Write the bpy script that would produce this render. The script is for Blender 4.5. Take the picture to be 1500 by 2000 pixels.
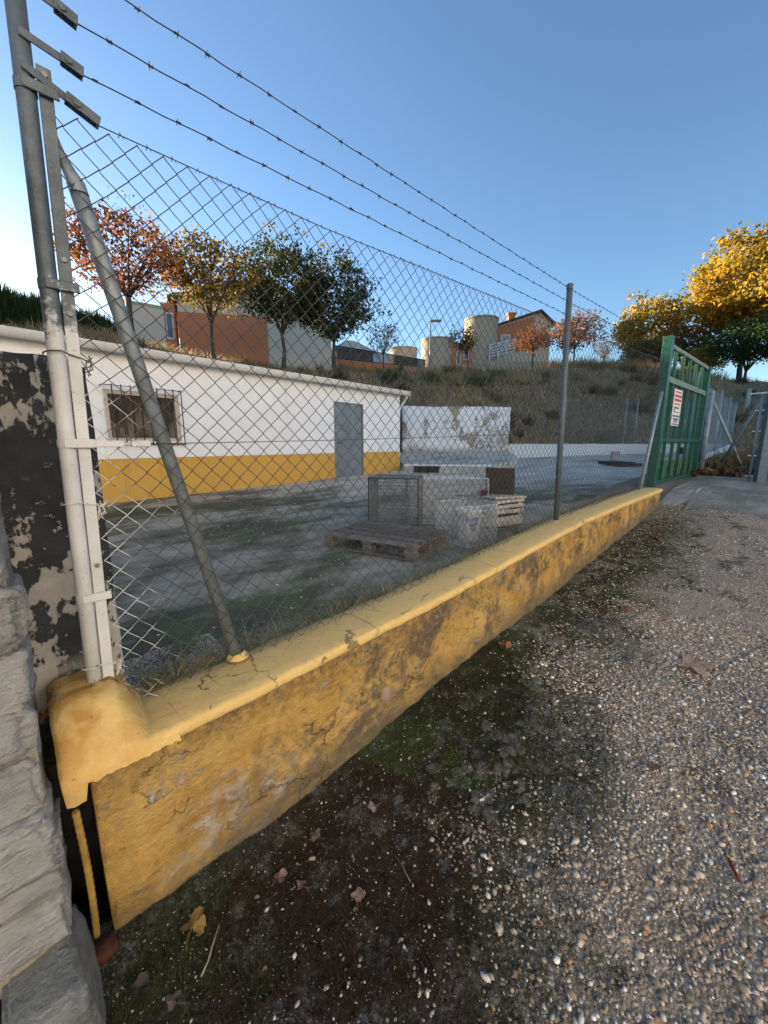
import bpy, math, random
import numpy as np
from mathutils import Vector, Matrix, noise

# ------------------------------------------------------------------ clear
for o in list(bpy.data.objects):
    bpy.data.objects.remove(o)
scene = bpy.context.scene
COL = scene.collection
R = math.radians

# ------------------------------------------------------------------ camera
cam_d = bpy.data.cameras.new('camera')
cam_o = bpy.data.objects.new('camera', cam_d)
COL.objects.link(cam_o)
YAW = 46.7
cam_o.location = (-.04, -1.283, 1.5)
cam_o.rotation_euler = (R(90 - 10.19), 0, R(YAW - 90))
cam_d.sensor_fit = 'VERTICAL'
cam_d.sensor_height = 36
cam_d.sensor_width = 27
cam_d.lens = 13.518
cam_d.clip_start = .02
cam_d.clip_end = 3000
scene.camera = cam_o

# ------------------------------------------------------------------ sky and sun
SUN_AZ = 100.0      # degrees counter-clockwise from +X
SUN_EL = 8.0
world = bpy.data.worlds.new('World')
scene.world = world
world.use_nodes = True
wn = world.node_tree
wn.nodes.clear()
sky = wn.nodes.new('ShaderNodeTexSky')
sky.sky_type = 'NISHITA'
sky.sun_disc = False
sky.sun_elevation = R(SUN_EL)
sky.sun_rotation = R(90 - SUN_AZ)
sky.altitude = 700
sky.air_density = 1.0
sky.dust_density = .6
sky.ozone_density = 2.6
bg = wn.nodes.new('ShaderNodeBackground')
bg.inputs['Strength'].default_value = .094
wo = wn.nodes.new('ShaderNodeOutputWorld')
wn.links.new(sky.outputs[0], bg.inputs[0])
wn.links.new(bg.outputs[0], wo.inputs[0])
sun_d = bpy.data.lights.new('sun', 'SUN')
sun_d.energy = 5.0
sun_d.angle = R(.5)
sun_d.color = (1, .83, .62)
sun_o = bpy.data.objects.new('sun', sun_d)
COL.objects.link(sun_o)
sun_o.location = (0, 60, 40)
sd = Vector((math.cos(R(SUN_AZ)) * math.cos(R(SUN_EL)), math.sin(R(SUN_AZ)) * math.cos(R(SUN_EL)), math.sin(R(SUN_EL))))
sun_o.rotation_euler = sd.to_track_quat('Z', 'Y').to_euler()

scene.view_settings.view_transform = 'Standard'
scene.view_settings.look = 'None'
scene.view_settings.gamma = 1
scene.view_settings.exposure = 1.95

# ------------------------------------------------------------------ mesh helpers
class MB:
    def __init__(s):
        s.v = []; s.f = []
    def add(s, vs, fs):
        b = len(s.v)
        s.v.extend([tuple(p) for p in vs])
        s.f.extend([tuple(i + b for i in f) for f in fs])
        return s
    def box(s, c, size, rz=0, rx=0, ry=0):
        m = Matrix.Rotation(rz, 3, 'Z') @ Matrix.Rotation(ry, 3, 'Y') @ Matrix.Rotation(rx, 3, 'X')
        c = Vector(c)
        vs = []
        for x in (-.5, .5):
            for y in (-.5, .5):
                for z in (-.5, .5):
                    vs.append(c + m @ Vector((x * size[0], y * size[1], z * size[2])))
        return s.add(vs, [(0, 1, 3, 2), (4, 6, 7, 5), (0, 4, 5, 1), (2, 3, 7, 6), (0, 2, 6, 4), (1, 5, 7, 3)])
    def bbox(s, c, size, bev, rz=0, rx=0, ry=0):
        """box with chamfered edges"""
        m = Matrix.Rotation(rz, 3, 'Z') @ Matrix.Rotation(ry, 3, 'Y') @ Matrix.Rotation(rx, 3, 'X')
        hx, hy, hz = [q / 2 for q in size]
        c = Vector(c)
        vs = []; idx = {}
        for sx in (-1, 1):
            for sy in (-1, 1):
                for sz in (-1, 1):
                    for k in range(3):
                        p = [sx * hx, sy * hy, sz * hz]
                        for j in range(3):
                            if j != k:
                                p[j] -= (sx, sy, sz)[j] * bev
                        idx[(sx, sy, sz, k)] = len(vs)
                        vs.append(c + m @ Vector(p))
        fs = []
        for k in range(3):
            a, b = [j for j in range(3) if j != k]
            for sg in (-1, 1):
                q = []
                for (u, w) in ((-1, -1), (1, -1), (1, 1), (-1, 1)):
                    key = [0, 0, 0]; key[k] = sg; key[a] = u; key[b] = w
                    q.append(idx[(*key, k)])
                if (sg > 0) == (k == 1):
                    q.reverse()
                fs.append(tuple(q))
        for k in range(3):
            a, b = [j for j in range(3) if j != k]
            for u in (-1, 1):
                for w in (-1, 1):
                    k1 = [0, 0, 0]; k1[k] = -1; k1[a] = u; k1[b] = w
                    k2 = list(k1); k2[k] = 1
                    q = [idx[(*k1, a)], idx[(*k2, a)], idx[(*k2, b)], idx[(*k1, b)]]
                    if ((u * w) > 0) != (k == 1):
                        q.reverse()
                    fs.append(tuple(q))
        for sx in (-1, 1):
            for sy in (-1, 1):
                for sz in (-1, 1):
                    q = [idx[(sx, sy, sz, k)] for k in range(3)]
                    if sx * sy * sz < 0:
                        q.reverse()
                    fs.append(tuple(q))
        return s.add(vs, fs)
    def tube(s, pts, r, n=8, caps=True, flat=None):
        pts = [Vector(p) for p in pts]
        rr = r if isinstance(r, (list, tuple)) else [r] * len(pts)
        b = len(s.v)
        t0 = (pts[1] - pts[0]).normalized()
        up = Vector((0, 0, 1)) if abs(t0.z) < .9 else Vector((1, 0, 0))
        nrm = t0.cross(up).normalized()
        for i, p in enumerate(pts):
            if i == 0: t = pts[1] - pts[0]
            elif i == len(pts) - 1: t = pts[-1] - pts[-2]
            else: t = (pts[i + 1] - pts[i]).normalized() + (pts[i] - pts[i - 1]).normalized()
            t = t.normalized() if t.length > 1e-9 else t0
            nrm = (nrm - t * nrm.dot(t))
            nrm = nrm.normalized() if nrm.length > 1e-9 else t.orthogonal().normalized()
            bn = t.cross(nrm)
            for k in range(n):
                a = 2 * math.pi * k / n
                s.v.append(tuple(p + (nrm * math.cos(a) + bn * math.sin(a)) * rr[i]))
        for i in range(len(pts) - 1):
            for k in range(n):
                k2 = (k + 1) % n
                s.f.append((b + i * n + k, b + i * n + k2, b + (i + 1) * n + k2, b + (i + 1) * n + k))
        if caps:
            s.f.append(tuple(b + k for k in range(n))[::-1])
            e = b + (len(pts) - 1) * n
            s.f.append(tuple(e + k for k in range(n)))
        return s
    def lathe(s, c, prof, n=24, a0=0, a1=2 * math.pi, axis=(0, 0, 1)):
        """prof list of (r, z)"""
        b = len(s.v)
        full = abs(a1 - a0 - 2 * math.pi) < 1e-6
        m = n if full else n + 1
        for (r, z) in prof:
            for k in range(m):
                a = a0 + (a1 - a0) * k / n
                s.v.append((c[0] + r * math.cos(a), c[1] + r * math.sin(a), c[2] + z))
        for i in range(len(prof) - 1):
            for k in range(n):
                k2 = (k + 1) % m
                s.f.append((b + i * m + k, b + i * m + k2, b + (i + 1) * m + k2, b + (i + 1) * m + k))
        return s
    def prism(s, poly, d):
        """poly: list of 3d points (planar), d: extrusion vector"""
        n = len(poly); d = Vector(d)
        vs = [Vector(p) for p in poly]; vs += [p + d for p in vs]
        fs = [tuple(range(n))[::-1], tuple(range(n, 2 * n))]
        for i in range(n):
            j = (i + 1) % n
            fs.append((i, j, n + j, n + i))
        return s.add(vs, fs)

def link(name, mb, mat, parent=None, smooth=False, attr=None):
    me = bpy.data.meshes.new(name)
    if isinstance(mb, MB):
        me.from_pydata(mb.v, [], mb.f)
    else:
        v, f = mb      # numpy arrays, faces all of one size
        me.vertices.add(len(v)); me.vertices.foreach_set('co', np.asarray(v, 'f').ravel())
        k = f.shape[1]
        me.loops.add(f.size); me.loops.foreach_set('vertex_index', f.ravel().astype('i'))
        me.polygons.add(len(f))
        me.polygons.foreach_set('loop_start', np.arange(0, f.size, k, dtype='i'))
        me.polygons.foreach_set('loop_total', np.full(len(f), k, dtype='i'))
        me.update(calc_edges=True)
    if attr is not None:
        a = me.attributes.new('tint', 'FLOAT_COLOR', 'POINT')
        c = np.ones((len(me.vertices), 4), 'f'); c[:, :3] = attr
        a.data.foreach_set('color', c.ravel())
    if smooth:
        me.polygons.foreach_set('use_smooth', np.ones(len(me.polygons), dtype=bool))
    if mat is not None:
        me.materials.append(mat)
    o = bpy.data.objects.new(name, me)
    COL.objects.link(o)
    if parent is not None:
        attach(o, parent)
    return o

def attach(o, parent):
    o.parent = parent
    if parent.type == 'EMPTY':       # mesh parts themselves sit at the world origin
        o.matrix_parent_inverse = Matrix.Translation(-Vector(parent.location))

def thing(name, label, cat, loc, group=None):
    e = bpy.data.objects.new(name, None)
    e.empty_display_size = .1
    COL.objects.link(e)
    e.location = loc
    return tag(e, label, cat, group)

def tag(o, label, cat, group=None):
    o['label'] = label; o['category'] = cat
    if group: o['group'] = group
    return o

def structure(o): o['kind'] = 'structure'; return o
def stuff(o): o['kind'] = 'stuff'; return o
def fbm(x, y, z=0., s=1., o=4): return noise.fractal((x * s, y * s, z * s), 1.0, 2.0, o)

# ------------------------------------------------------------------ material helpers
class N:
    def __init__(s, name):
        s.m = bpy.data.materials.new(name); s.m.use_nodes = True
        s.t = s.m.node_tree
        s.b = s.t.nodes['Principled BSDF']; s.out = s.t.nodes['Material Output']
        s.co = s.t.nodes.new('ShaderNodeTexCoord').outputs['Object']
    def node(s, kind, **kw):
        n = s.t.nodes.new(kind)
        for k, v in kw.items(): setattr(n, k, v)
        return n
    def l(s, a, b): s.t.links.new(a, b)
    def setin(s, sock, v):
        if isinstance(v, bpy.types.NodeSocket): s.l(v, sock)
        elif isinstance(v, (tuple, list)) and len(v) == 3 and sock.type == 'RGBA': sock.default_value = (*v, 1)
        else: sock.default_value = v
    def map(s, scale=(1, 1, 1), rot=(0, 0, 0), loc=(0, 0, 0), src=None):
        n = s.node('ShaderNodeMapping'); s.l(src or s.co, n.inputs[0])
        n.inputs['Scale'].default_value = scale; n.inputs['Rotation'].default_value = rot; n.inputs['Location'].default_value = loc
        return n.outputs[0]
    def noise(s, scale, detail=4, rough=.55, co=None, dist=0, col=False):
        n = s.node('ShaderNodeTexNoise'); s.l(co or s.co, n.inputs['Vector'])
        n.inputs['Scale'].default_value = scale; n.inputs['Detail'].default_value = detail
        n.inputs['Roughness'].default_value = rough; n.inputs['Distortion'].default_value = dist
        return n.outputs['Color' if col else 'Fac']
    def vor(s, scale, feature='F1', co=None, out='Distance', rnd=1):
        n = s.node('ShaderNodeTexVoronoi', feature=feature); s.l(co or s.co, n.inputs['Vector'])
        n.inputs['Scale'].default_value = scale; n.inputs['Randomness'].default_value = rnd
        return n.outputs[out]
    def ramp(s, fac, a, b, ca=0., cb=1., interp='LINEAR'):
        n = s.node('ShaderNodeMapRange'); n.clamp = True
        if interp == 'SMOOTH': n.interpolation_type = 'SMOOTHSTEP'
        s.setin(n.inputs[0], fac)
        n.inputs[1].default_value = a; n.inputs[2].default_value = b; n.inputs[3].default_value = ca; n.inputs[4].default_value = cb
        return n.outputs[0]
    def cramp(s, fac, stops):
        n = s.node('ShaderNodeValToRGB'); s.setin(n.inputs[0], fac)
        e = n.color_ramp.elements
        while len(e) < len(stops): e.new(.5)
        for q, (p, c) in zip(e, stops): q.position = p; q.color = (*c, 1)
        return n.outputs[0]
    def mix(s, fac, a, b, mode='MIX'):
        n = s.node('ShaderNodeMix', data_type='RGBA', blend_type=mode)
        s.setin(n.inputs[0], fac); s.setin(n.inputs[6], a); s.setin(n.inputs[7], b)
        return n.outputs[2]
    def math(s, op, a, b=0.):
        n = s.node('ShaderNodeMath', operation=op); s.setin(n.inputs[0], a); s.setin(n.inputs[1], b)
        return n.outputs[0]
    def sep(s, co=None):
        n = s.node('ShaderNodeSeparateXYZ'); s.l(co or s.co, n.inputs[0]); return n.outputs
    def attr(s, name='tint'):
        n = s.node('ShaderNodeAttribute'); n.attribute_name = name; return n.outputs['Color']
    def bump(s, h, dist=.01, strength=1., prev=None):
        n = s.node('ShaderNodeBump'); n.inputs['Distance'].default_value = dist; n.inputs['Strength'].default_value = strength
        s.l(h, n.inputs['Height'])
        if prev is not None: s.l(prev, n.inputs['Normal'])
        return n.outputs[0]
    def fin(s, col, rough=.9, normal=None, metal=0., spec=.3):
        s.setin(s.b.inputs['Base Color'], col); s.setin(s.b.inputs['Roughness'], rough); s.setin(s.b.inputs['Metallic'], metal)
        s.b.inputs['Specular IOR Level'].default_value = spec
        if normal is not None: s.l(normal, s.b.inputs['Normal'])
        return s.m

def plain(name, col, rough=.85, var=.25, scale=6., metal=0., bump=.0, bscale=60., spec=.3):
    n = N(name)
    f = n.noise(scale, 6, .6)
    c = n.mix(n.ramp(f, .3, .7), tuple(q * (1 - var) for q in col), tuple(min(.9, q * (1 + var)) for q in col))
    nm = n.bump(n.noise(bscale, 5, .6), bump) if bump else None
    return n.fin(c, rough, nm, metal, spec)

M = {}
# --- galvanised steel
def galv(name, base=(.20, .235, .265), rough=.5, white_below=None):
    n = N(name)
    f = n.noise(14, 5, .6); g = n.vor(120)
    c = n.mix(n.ramp(f, .3, .7), tuple(q * .72 for q in base), tuple(q * 1.2 for q in base))
    c = n.mix(n.ramp(g, 0, .6, .25, 0), c, tuple(min(.6, q * 1.9) for q in base))
    st = n.noise(1, 5, .65, co=n.map((60, 60, 4)))
    c = n.mix(n.ramp(st, .58, .75, 0, .5), c, (.09, .09, .085))
    metal = .3
    nm = n.bump(f, .002)
    if white_below is not None:
        z = n.sep()[2]
        zz = n.math('ADD', z, n.math('MULTIPLY', n.math('SUBTRACT', n.noise(16, 5, .7), .5), .5))
        w = n.ramp(zz, white_below + .03, white_below - .03)
        chips = n.ramp(n.noise(34, 6, .7), .66, .70, 1, 0)
        specks = n.ramp(n.noise(160, 3, .6), .68, .72, 1, .25)
        w = n.math('MULTIPLY', n.math('MULTIPLY', w, chips), specks)
        wc = n.mix(n.ramp(n.noise(7, 5, .6), .3, .75), (.70, .72, .74), (.50, .52, .53))
        c = n.mix(w, c, wc)
        metal = n.ramp(w, 0, 1, .5, 0)
        rough = .6
        nm = n.bump(n.noise(90, 4, .6), .0015)
    return n.fin(c, rough, nm, metal, .4)
M['galv'] = galv('galvanised_steel')
M['galv_painted'] = galv('galvanised_half_painted', (.12, .145, .165), white_below=1.83)
M['galv_dark'] = galv('galvanised_dull', (.10, .125, .145), .6)
M['galv_pale'] = galv('galvanised_pale', (.24, .30, .35), .55)

def mesh_wire():
    n = N('chain_link_wire')
    x, y, z = n.sep()
    nn = n.math('MULTIPLY', n.math('SUBTRACT', n.noise(9, 4, .6), .5), .35)
    w = n.math('MULTIPLY', n.ramp(n.math('ADD', x, n.math('MULTIPLY', nn, 1.6)), .27, .17), n.ramp(n.math('ADD', z, nn), 1.72, 1.62))
    w = n.math('MULTIPLY', w, n.ramp(n.noise(45, 3, .6), .62, .66, 1, 0))
    c = n.mix(n.ramp(n.noise(5, 4, .6), .3, .7), (.06, .065, .066), (.13, .13, .125))
    c = n.mix(n.ramp(n.noise(30, 4, .6), .6, .7), c, (.10, .06, .035))
    c = n.mix(w, c, (.68, .67, .65))
    return n.fin(c, .55, None, n.ramp(w, 0, 1, .45, 0), .4)
M['wire'] = mesh_wire()
M['barb'] = plain('barbed_wire_rusty', (.055, .05, .05), .6, .4, 20, .4)
M['bolt'] = plain('bolt_steel', (.2, .2, .2), .5, .3, 40, .6)

# --- yellow wall
def wall_paint(name, cap):
    n = N(name)
    x, y, z = n.sep()
    big = n.noise(1.6, 6, .62); mid = n.noise(6, 7, .68); fine = n.noise(38, 6, .7)
    if cap:
        c = n.mix(n.ramp(mid, .3, .72), (.69, .465, .16), (.77, .55, .225))
        c = n.mix(n.ramp(fine, .5, .8, 0, .5), c, (.80, .63, .36))
        # lichen and rain marks
        c = n.mix(n.ramp(n.math('ADD', mid, n.math('MULTIPLY', fine, .5)), .80, .98, 0, .55), c, (.36, .25, .11))
        # orange fresh paint round the end mound
        d = n.node('ShaderNodeVectorMath', operation='DISTANCE'); n.l(n.co, d.inputs[0]); d.inputs[1].default_value = (.0, .16, .62)
        o = n.math('MULTIPLY', n.ramp(d.outputs['Value'], .27, .12), n.ramp(n.noise(9, 4, .6), .40, .56))
        c = n.mix(n.math('MULTIPLY', o, .75), c, (.50, .245, .04))
        # black specks and cracks across
        sp = n.vor(24)
        c = n.mix(n.ramp(sp, .05, .08, .7, 0), c, (.06, .05, .04))
        wob = n.node('ShaderNodeVectorMath', operation='ADD'); n.l(n.co, wob.inputs[0])
        sc = n.node('ShaderNodeVectorMath', operation='SCALE'); n.l(n.noise(6, 4, .6, col=True), sc.inputs[0]); sc.inputs['Scale'].default_value = .25
        n.l(sc.outputs[0], wob.inputs[1])
        ck = n.vor(1, 'DISTANCE_TO_EDGE', co=n.map((2.3, 1.2, 1), src=wob.outputs[0]))
        crack = n.math('MULTIPLY', n.ramp(ck, .003, .009, 1, 0), n.ramp(mid, .47, .55))
        c = n.mix(n.math('MULTIPLY', crack, .7), c, (.14, .10, .06))
        gr = n.math('MULTIPLY', n.ramp(y, .17, .29), n.ramp(fine, .42, .6))
        c = n.mix(n.math('MULTIPLY', gr, .65), c, (.19, .16, .075))
        h = n.math('ADD', n.math('MULTIPLY', fine, .4), n.math('SUBTRACT', mid, n.math('MULTIPLY', crack, .5)))
        return n.fin(c, .9, n.bump(h, .014))
    c = n.mix(n.ramp(mid, .32, .68), (.37, .195, .034), (.60, .375, .11))
    c = n.mix(n.ramp(big, .42, .66, 0, .7), c, (.62, .42, .16))
    c = n.mix(n.ramp(fine, .55, .8, 0, .35), c, (.66, .50, .27))
    # grey black mould creeping, strongest along middle of the wall
    mo = n.math('ADD', n.noise(3.1, 8, .72, dist=.6), n.math('MULTIPLY', n.noise(17, 6, .7), .45))
    midx = n.ramp(x, .25, .9)
    mo = n.math('MULTIPLY', n.ramp(mo, .69, .83), n.ramp(midx, 0, 1, .35, 1))
    c = n.mix(n.math('MULTIPLY', mo, .86), c, (.105, .085, .062))
    # lime bloom, white crust
    li = n.math('ADD', n.noise(4.4, 7, .68, co=n.map((1, 1, 1.5), loc=(3, 5, 2))), n.math('MULTIPLY', n.noise(40, 5, .7), .32))
    lf = n.math('MULTIPLY', n.ramp(li, .735, .83), n.ramp(x, 4.5, 1.6))
    c = n.mix(n.math('MULTIPLY', lf, .85), c, (.52, .49, .45))
    bd = n.node('ShaderNodeVectorMath', operation='DISTANCE'); n.l(n.map((1, .2, 1.5)), bd.inputs[0]); bd.inputs[1].default_value = (.42, 0, .16)
    bl_ = n.math('MULTIPLY', n.ramp(bd.outputs['Value'], .34, .10), n.ramp(n.noise(11, 7, .7), .46, .60))
    lf = n.math('MAXIMUM', lf, bl_)
    c = n.mix(n.math('MULTIPLY', bl_, .8), c, (.55, .53, .50))
    # dirt line under the cap
    dz = n.ramp(n.math('ADD', z, n.math('MULTIPLY', n.math('SUBTRACT', mid, .5), .16)), .43, .54)
    c = n.mix(n.math('MULTIPLY', n.math('MULTIPLY', dz, n.ramp(fine, .38, .6)), n.ramp(x, 3.2, 1.0, .15, .9)), c, (.11, .088, .06))
    # blisters that lost their paint
    wob = n.node('ShaderNodeVectorMath', operation='ADD'); n.l(n.co, wob.inputs[0])
    sc = n.node('ShaderNodeVectorMath', operation='SCALE'); n.l(n.noise(5, 5, .65, col=True), sc.inputs[0]); sc.inputs['Scale'].default_value = .35
    n.l(sc.outputs[0], wob.inputs[1])
    ck = n.vor(3.2, 'DISTANCE_TO_EDGE', co=wob.outputs[0])
    crack = n.math('MULTIPLY', n.ramp(ck, .004, .022, 1, 0), n.ramp(n.noise(2.3, 5, .6), .5, .6))
    c = n.mix(n.math('MULTIPLY', crack, .75), c, (.08, .062, .045))
    # splash zone just above the earth, follows the rising street
    gl = n.math('SUBTRACT', z, n.math('MULTIPLY', n.math('SUBTRACT', x, .7), .105))
    sp = n.ramp(n.math('ADD', gl, n.math('MULTIPLY', n.math('SUBTRACT', mid, .5), .34)), .17, .0)
    c = n.mix(n.math('MULTIPLY', sp, .8), c, (.15, .13, .085))
    h = n.math('ADD', n.math('MULTIPLY', mid, 1.2), n.math('SUBTRACT', n.math('MULTIPLY', fine, .45), n.math('MULTIPLY', crack, .35)))
    h = n.math('ADD', h, n.math('MULTIPLY', n.math('ADD', lf, n.math('MULTIPLY', n.noise(13, 6, .65, co=n.map((1, 1, 2.2), rot=(0, .5, 0))), 2.2)), .35))
    return n.fin(c, .93, n.bump(h, .026))
M['wall_cap'] = wall_paint('ochre_paint_cap', True)
M['wall_body'] = wall_paint('ochre_paint_weathered', False)

# --- dark peeling pillar
def pillar_mat():
    n = N('dark_paint_peeling')
    f = n.noise(9, 6, .62)
    c = n.mix(n.ramp(f, .35, .7), (.028, .031, .036), (.062, .067, .074))
    c = n.mix(n.ramp(n.noise(60, 5, .7), .6, .8, 0, .4), c, (.13, .14, .15))
    big = n.math('ADD', n.noise(3.2, 6, .6, co=n.map((1.25, 1, .62), loc=(2.31, .4, 1.45))), n.math('MULTIPLY', n.noise(28, 5, .65), .10))
    pe = n.ramp(big, .578, .588)
    edge = n.ramp(big, .595, .612)
    spk = n.math('MULTIPLY', n.ramp(n.noise(42, 4, .65), .61, .63), n.ramp(n.noise(4.2, 4, .6), .42, .56))
    pe = n.math('MAXIMUM', pe, spk)
    wc = n.mix(n.ramp(n.noise(24, 5, .65), .3, .7), (.38, .37, .35), (.55, .53, .50))
    x, y, z = n.sep()
    pe = n.math('MULTIPLY', pe, n.ramp(z, .56, .60))
    c = n.mix(pe, c, wc)
    x, y, z = n.sep()
    low = n.math('MULTIPLY', n.math('MULTIPLY', n.ramp(z, .78, .70), n.ramp(z, .56, .60)), n.ramp(n.noise(14, 5, .6), .40, .52))
    c = n.mix(low, c, (.55, .52, .48))
    rust = n.math('MULTIPLY', n.math('MULTIPLY', n.ramp(z, .76, .68), n.ramp(z, .56, .60)), n.ramp(n.noise(13, 5, .65, co=n.map(loc=(4, 1, 8))), .56, .61))
    c = n.mix(rust, c, (.42, .20, .04))
    h = n.math('SUBTRACT', n.math('MULTIPLY', n.noise(50, 5, .7), .3), pe)
    return n.fin(c, .75, n.bump(h, .004), 0, .35)
M['pillar'] = pillar_mat()

# --- stones of the left wall
def stone_mat(name, a, b, dark):
    n = N(name)
    f = n.noise(7, 8, .68); g = n.noise(45, 7, .72)
    s = n.noise(1, 6, .6, co=n.map((10, 10, 38), rot=(0, .35, 0)))
    c = n.mix(n.ramp(f, .3, .7), a, b)
    c = n.mix(n.ramp(s, .55, .72, 0, .55), c, dark)
    c = n.mix(n.ramp(g, .62, .8, 0, .6), c, tuple(min(.8, q * 1.45) for q in b))
    rnd = n.node('ShaderNodeObjectInfo').outputs['Random']
    c = n.mix(n.ramp(rnd, 0, 1, 0, .3), c, dark)
    h = n.math('ADD', n.math('MULTIPLY', g, .5), n.math('ADD', f, n.math('MULTIPLY', s, .9)))
    return n.fin(c, .93, n.bump(h, .05))
M['stone'] = stone_mat('whitewashed_limestone', (.36, .365, .37), (.64, .645, .65), (.23, .215, .195))
M['granite'] = stone_mat('granite_block', (.20, .22, .225), (.46, .48, .48), (.10, .11, .11))
M['granite_dark'] = stone_mat('granite_block_dark', (.035, .04, .045), (.09, .10, .105), (.03, .03, .03))
M['mortar'] = plain('lime_mortar', (.27, .24, .20), .95, .3, 9, 0, .02, 40)
M['rebar'] = plain('ochre_painted_rebar', (.42, .26, .07), .8, .3, 30, 0, .002, 120)
M['brick_red'] = plain('red_brick_bit', (.095, .034, .025), .85, .35, 30, 0, .004, 80)

# --- street
def street_mat():
    n = N('mossy_gravel')
    x, y, z = n.sep()
    big = n.noise(1.15, 6, .62); mid = n.noise(5, 7, .66); fine = n.noise(42, 6, .7); vf = n.noise(190, 4, .65)
    # gravel cells
    cell = n.vor(95, 'F1', out='Color'); d = n.vor(95, 'F1')
    cs = n.node('ShaderNodeSeparateColor'); n.l(cell, cs.inputs[0])
    pc = n.cramp(cs.outputs[0], [(0, (.18, .145, .105)), (.3, (.30, .245, .185)), (.55, (.39, .33, .26)), (.8, (.47, .41, .34)), (1, (.70, .66, .60))])
    grav = n.mix(n.ramp(d, .40, .75, 0, .7), pc, (.15, .12, .088))
    c2 = n.vor(330, 'F1', out='Color'); s2 = n.node('ShaderNodeSeparateColor'); n.l(c2, s2.inputs[0])
    sand = n.cramp(s2.outputs[0], [(0, (.16, .13, .095)), (.5, (.31, .26, .20)), (.9, (.42, .36, .29)), (1, (.60, .56, .50))])
    grav = n.mix(n.ramp(n.noise(2.2, 5, .6), .47, .62, 0, .75), grav, sand)
    # worn track: pale dusty
    grav = n.mix(n.ramp(n.noise(.8, 5, .6), .5, .66, 0, .55), grav, (.40, .34, .265))
    # moss
    moss = n.mix(n.ramp(n.noise(3.0, 5, .6, co=n.map(loc=(7, 2, 0))), .42, .6), (.040, .031, .023), (.048, .066, .020))
    bm = n.node('ShaderNodeVectorMath', operation='DISTANCE'); n.l(n.co, bm.inputs[0]); bm.inputs[1].default_value = (.72, -.46, 0)
    moss = n.mix(n.ramp(n.math('ADD', bm.outputs['Value'], n.math('MULTIPLY', n.math('SUBTRACT', mid, .5), .5)), .5, .3, 0, .85), moss, (.042, .026, .018))
    moss = n.mix(n.ramp(fine, .4, .75, 0, .5), moss, (.085, .085, .045))
    moss = n.mix(n.ramp(vf, .58, .70, 0, .75), moss, (.22, .21, .185))
    lich = n.math('MULTIPLY', n.ramp(n.noise(6.5, 6, .65, co=n.map(loc=(1, 8, 3))), .535, .62), n.ramp(vf, .35, .6, .3, 1))
    moss = n.mix(n.math('MULTIPLY', lich, .85), moss, (.30, .31, .285))
    wy = n.math('ADD', n.math('SUBTRACT', y, n.math('MULTIPLY', n.math('MINIMUM', x, 2.2), .25)), n.math('MULTIPLY', n.math('SUBTRACT', n.noise(2.0, 6, .65), .5), 1.15))
    mf = n.ramp(wy, -1.34, -.92)
    mf = n.math('MULTIPLY', mf, n.ramp(x, 7.5, 5.0, .25, 1))
    gp = n.math('MULTIPLY', n.ramp(n.noise(4.0, 5, .6, co=n.map(loc=(5, 5, 1))), .55, .62), n.ramp(y, -2.2, -.8, 0, .9))
    mf = n.math('MAXIMUM', mf, gp)
    c = n.mix(mf, grav, moss)
    # cement skin along the foot of the wall
    foot = n.math('MULTIPLY', n.ramp(n.math('ADD', y, n.math('MULTIPLY', n.math('SUBTRACT', mid, .5), .3)), -.13, -.02), n.ramp(n.noise(3.3, 5, .6), .44, .58))
    c = n.mix(n.math('MULTIPLY', foot, .75), c, (.20, .195, .165))
    # dry earth beyond the gate
    c = n.mix(n.ramp(n.math('ADD', x, mid), 9.6, 10.8), c, n.mix(fine, (.075, .06, .043), (.18, .15, .11)))
    h = n.math('ADD', n.math('MULTIPLY', n.math('SUBTRACT', 1., d), n.ramp(mf, 0, 1, .5, .05)), n.math('ADD', n.math('MULTIPLY', fine, .6), n.math('MULTIPLY', vf, .25)))
    return n.fin(c, .96, n.bump(h, .014), 0, .2)
M['street'] = street_mat()

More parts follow.
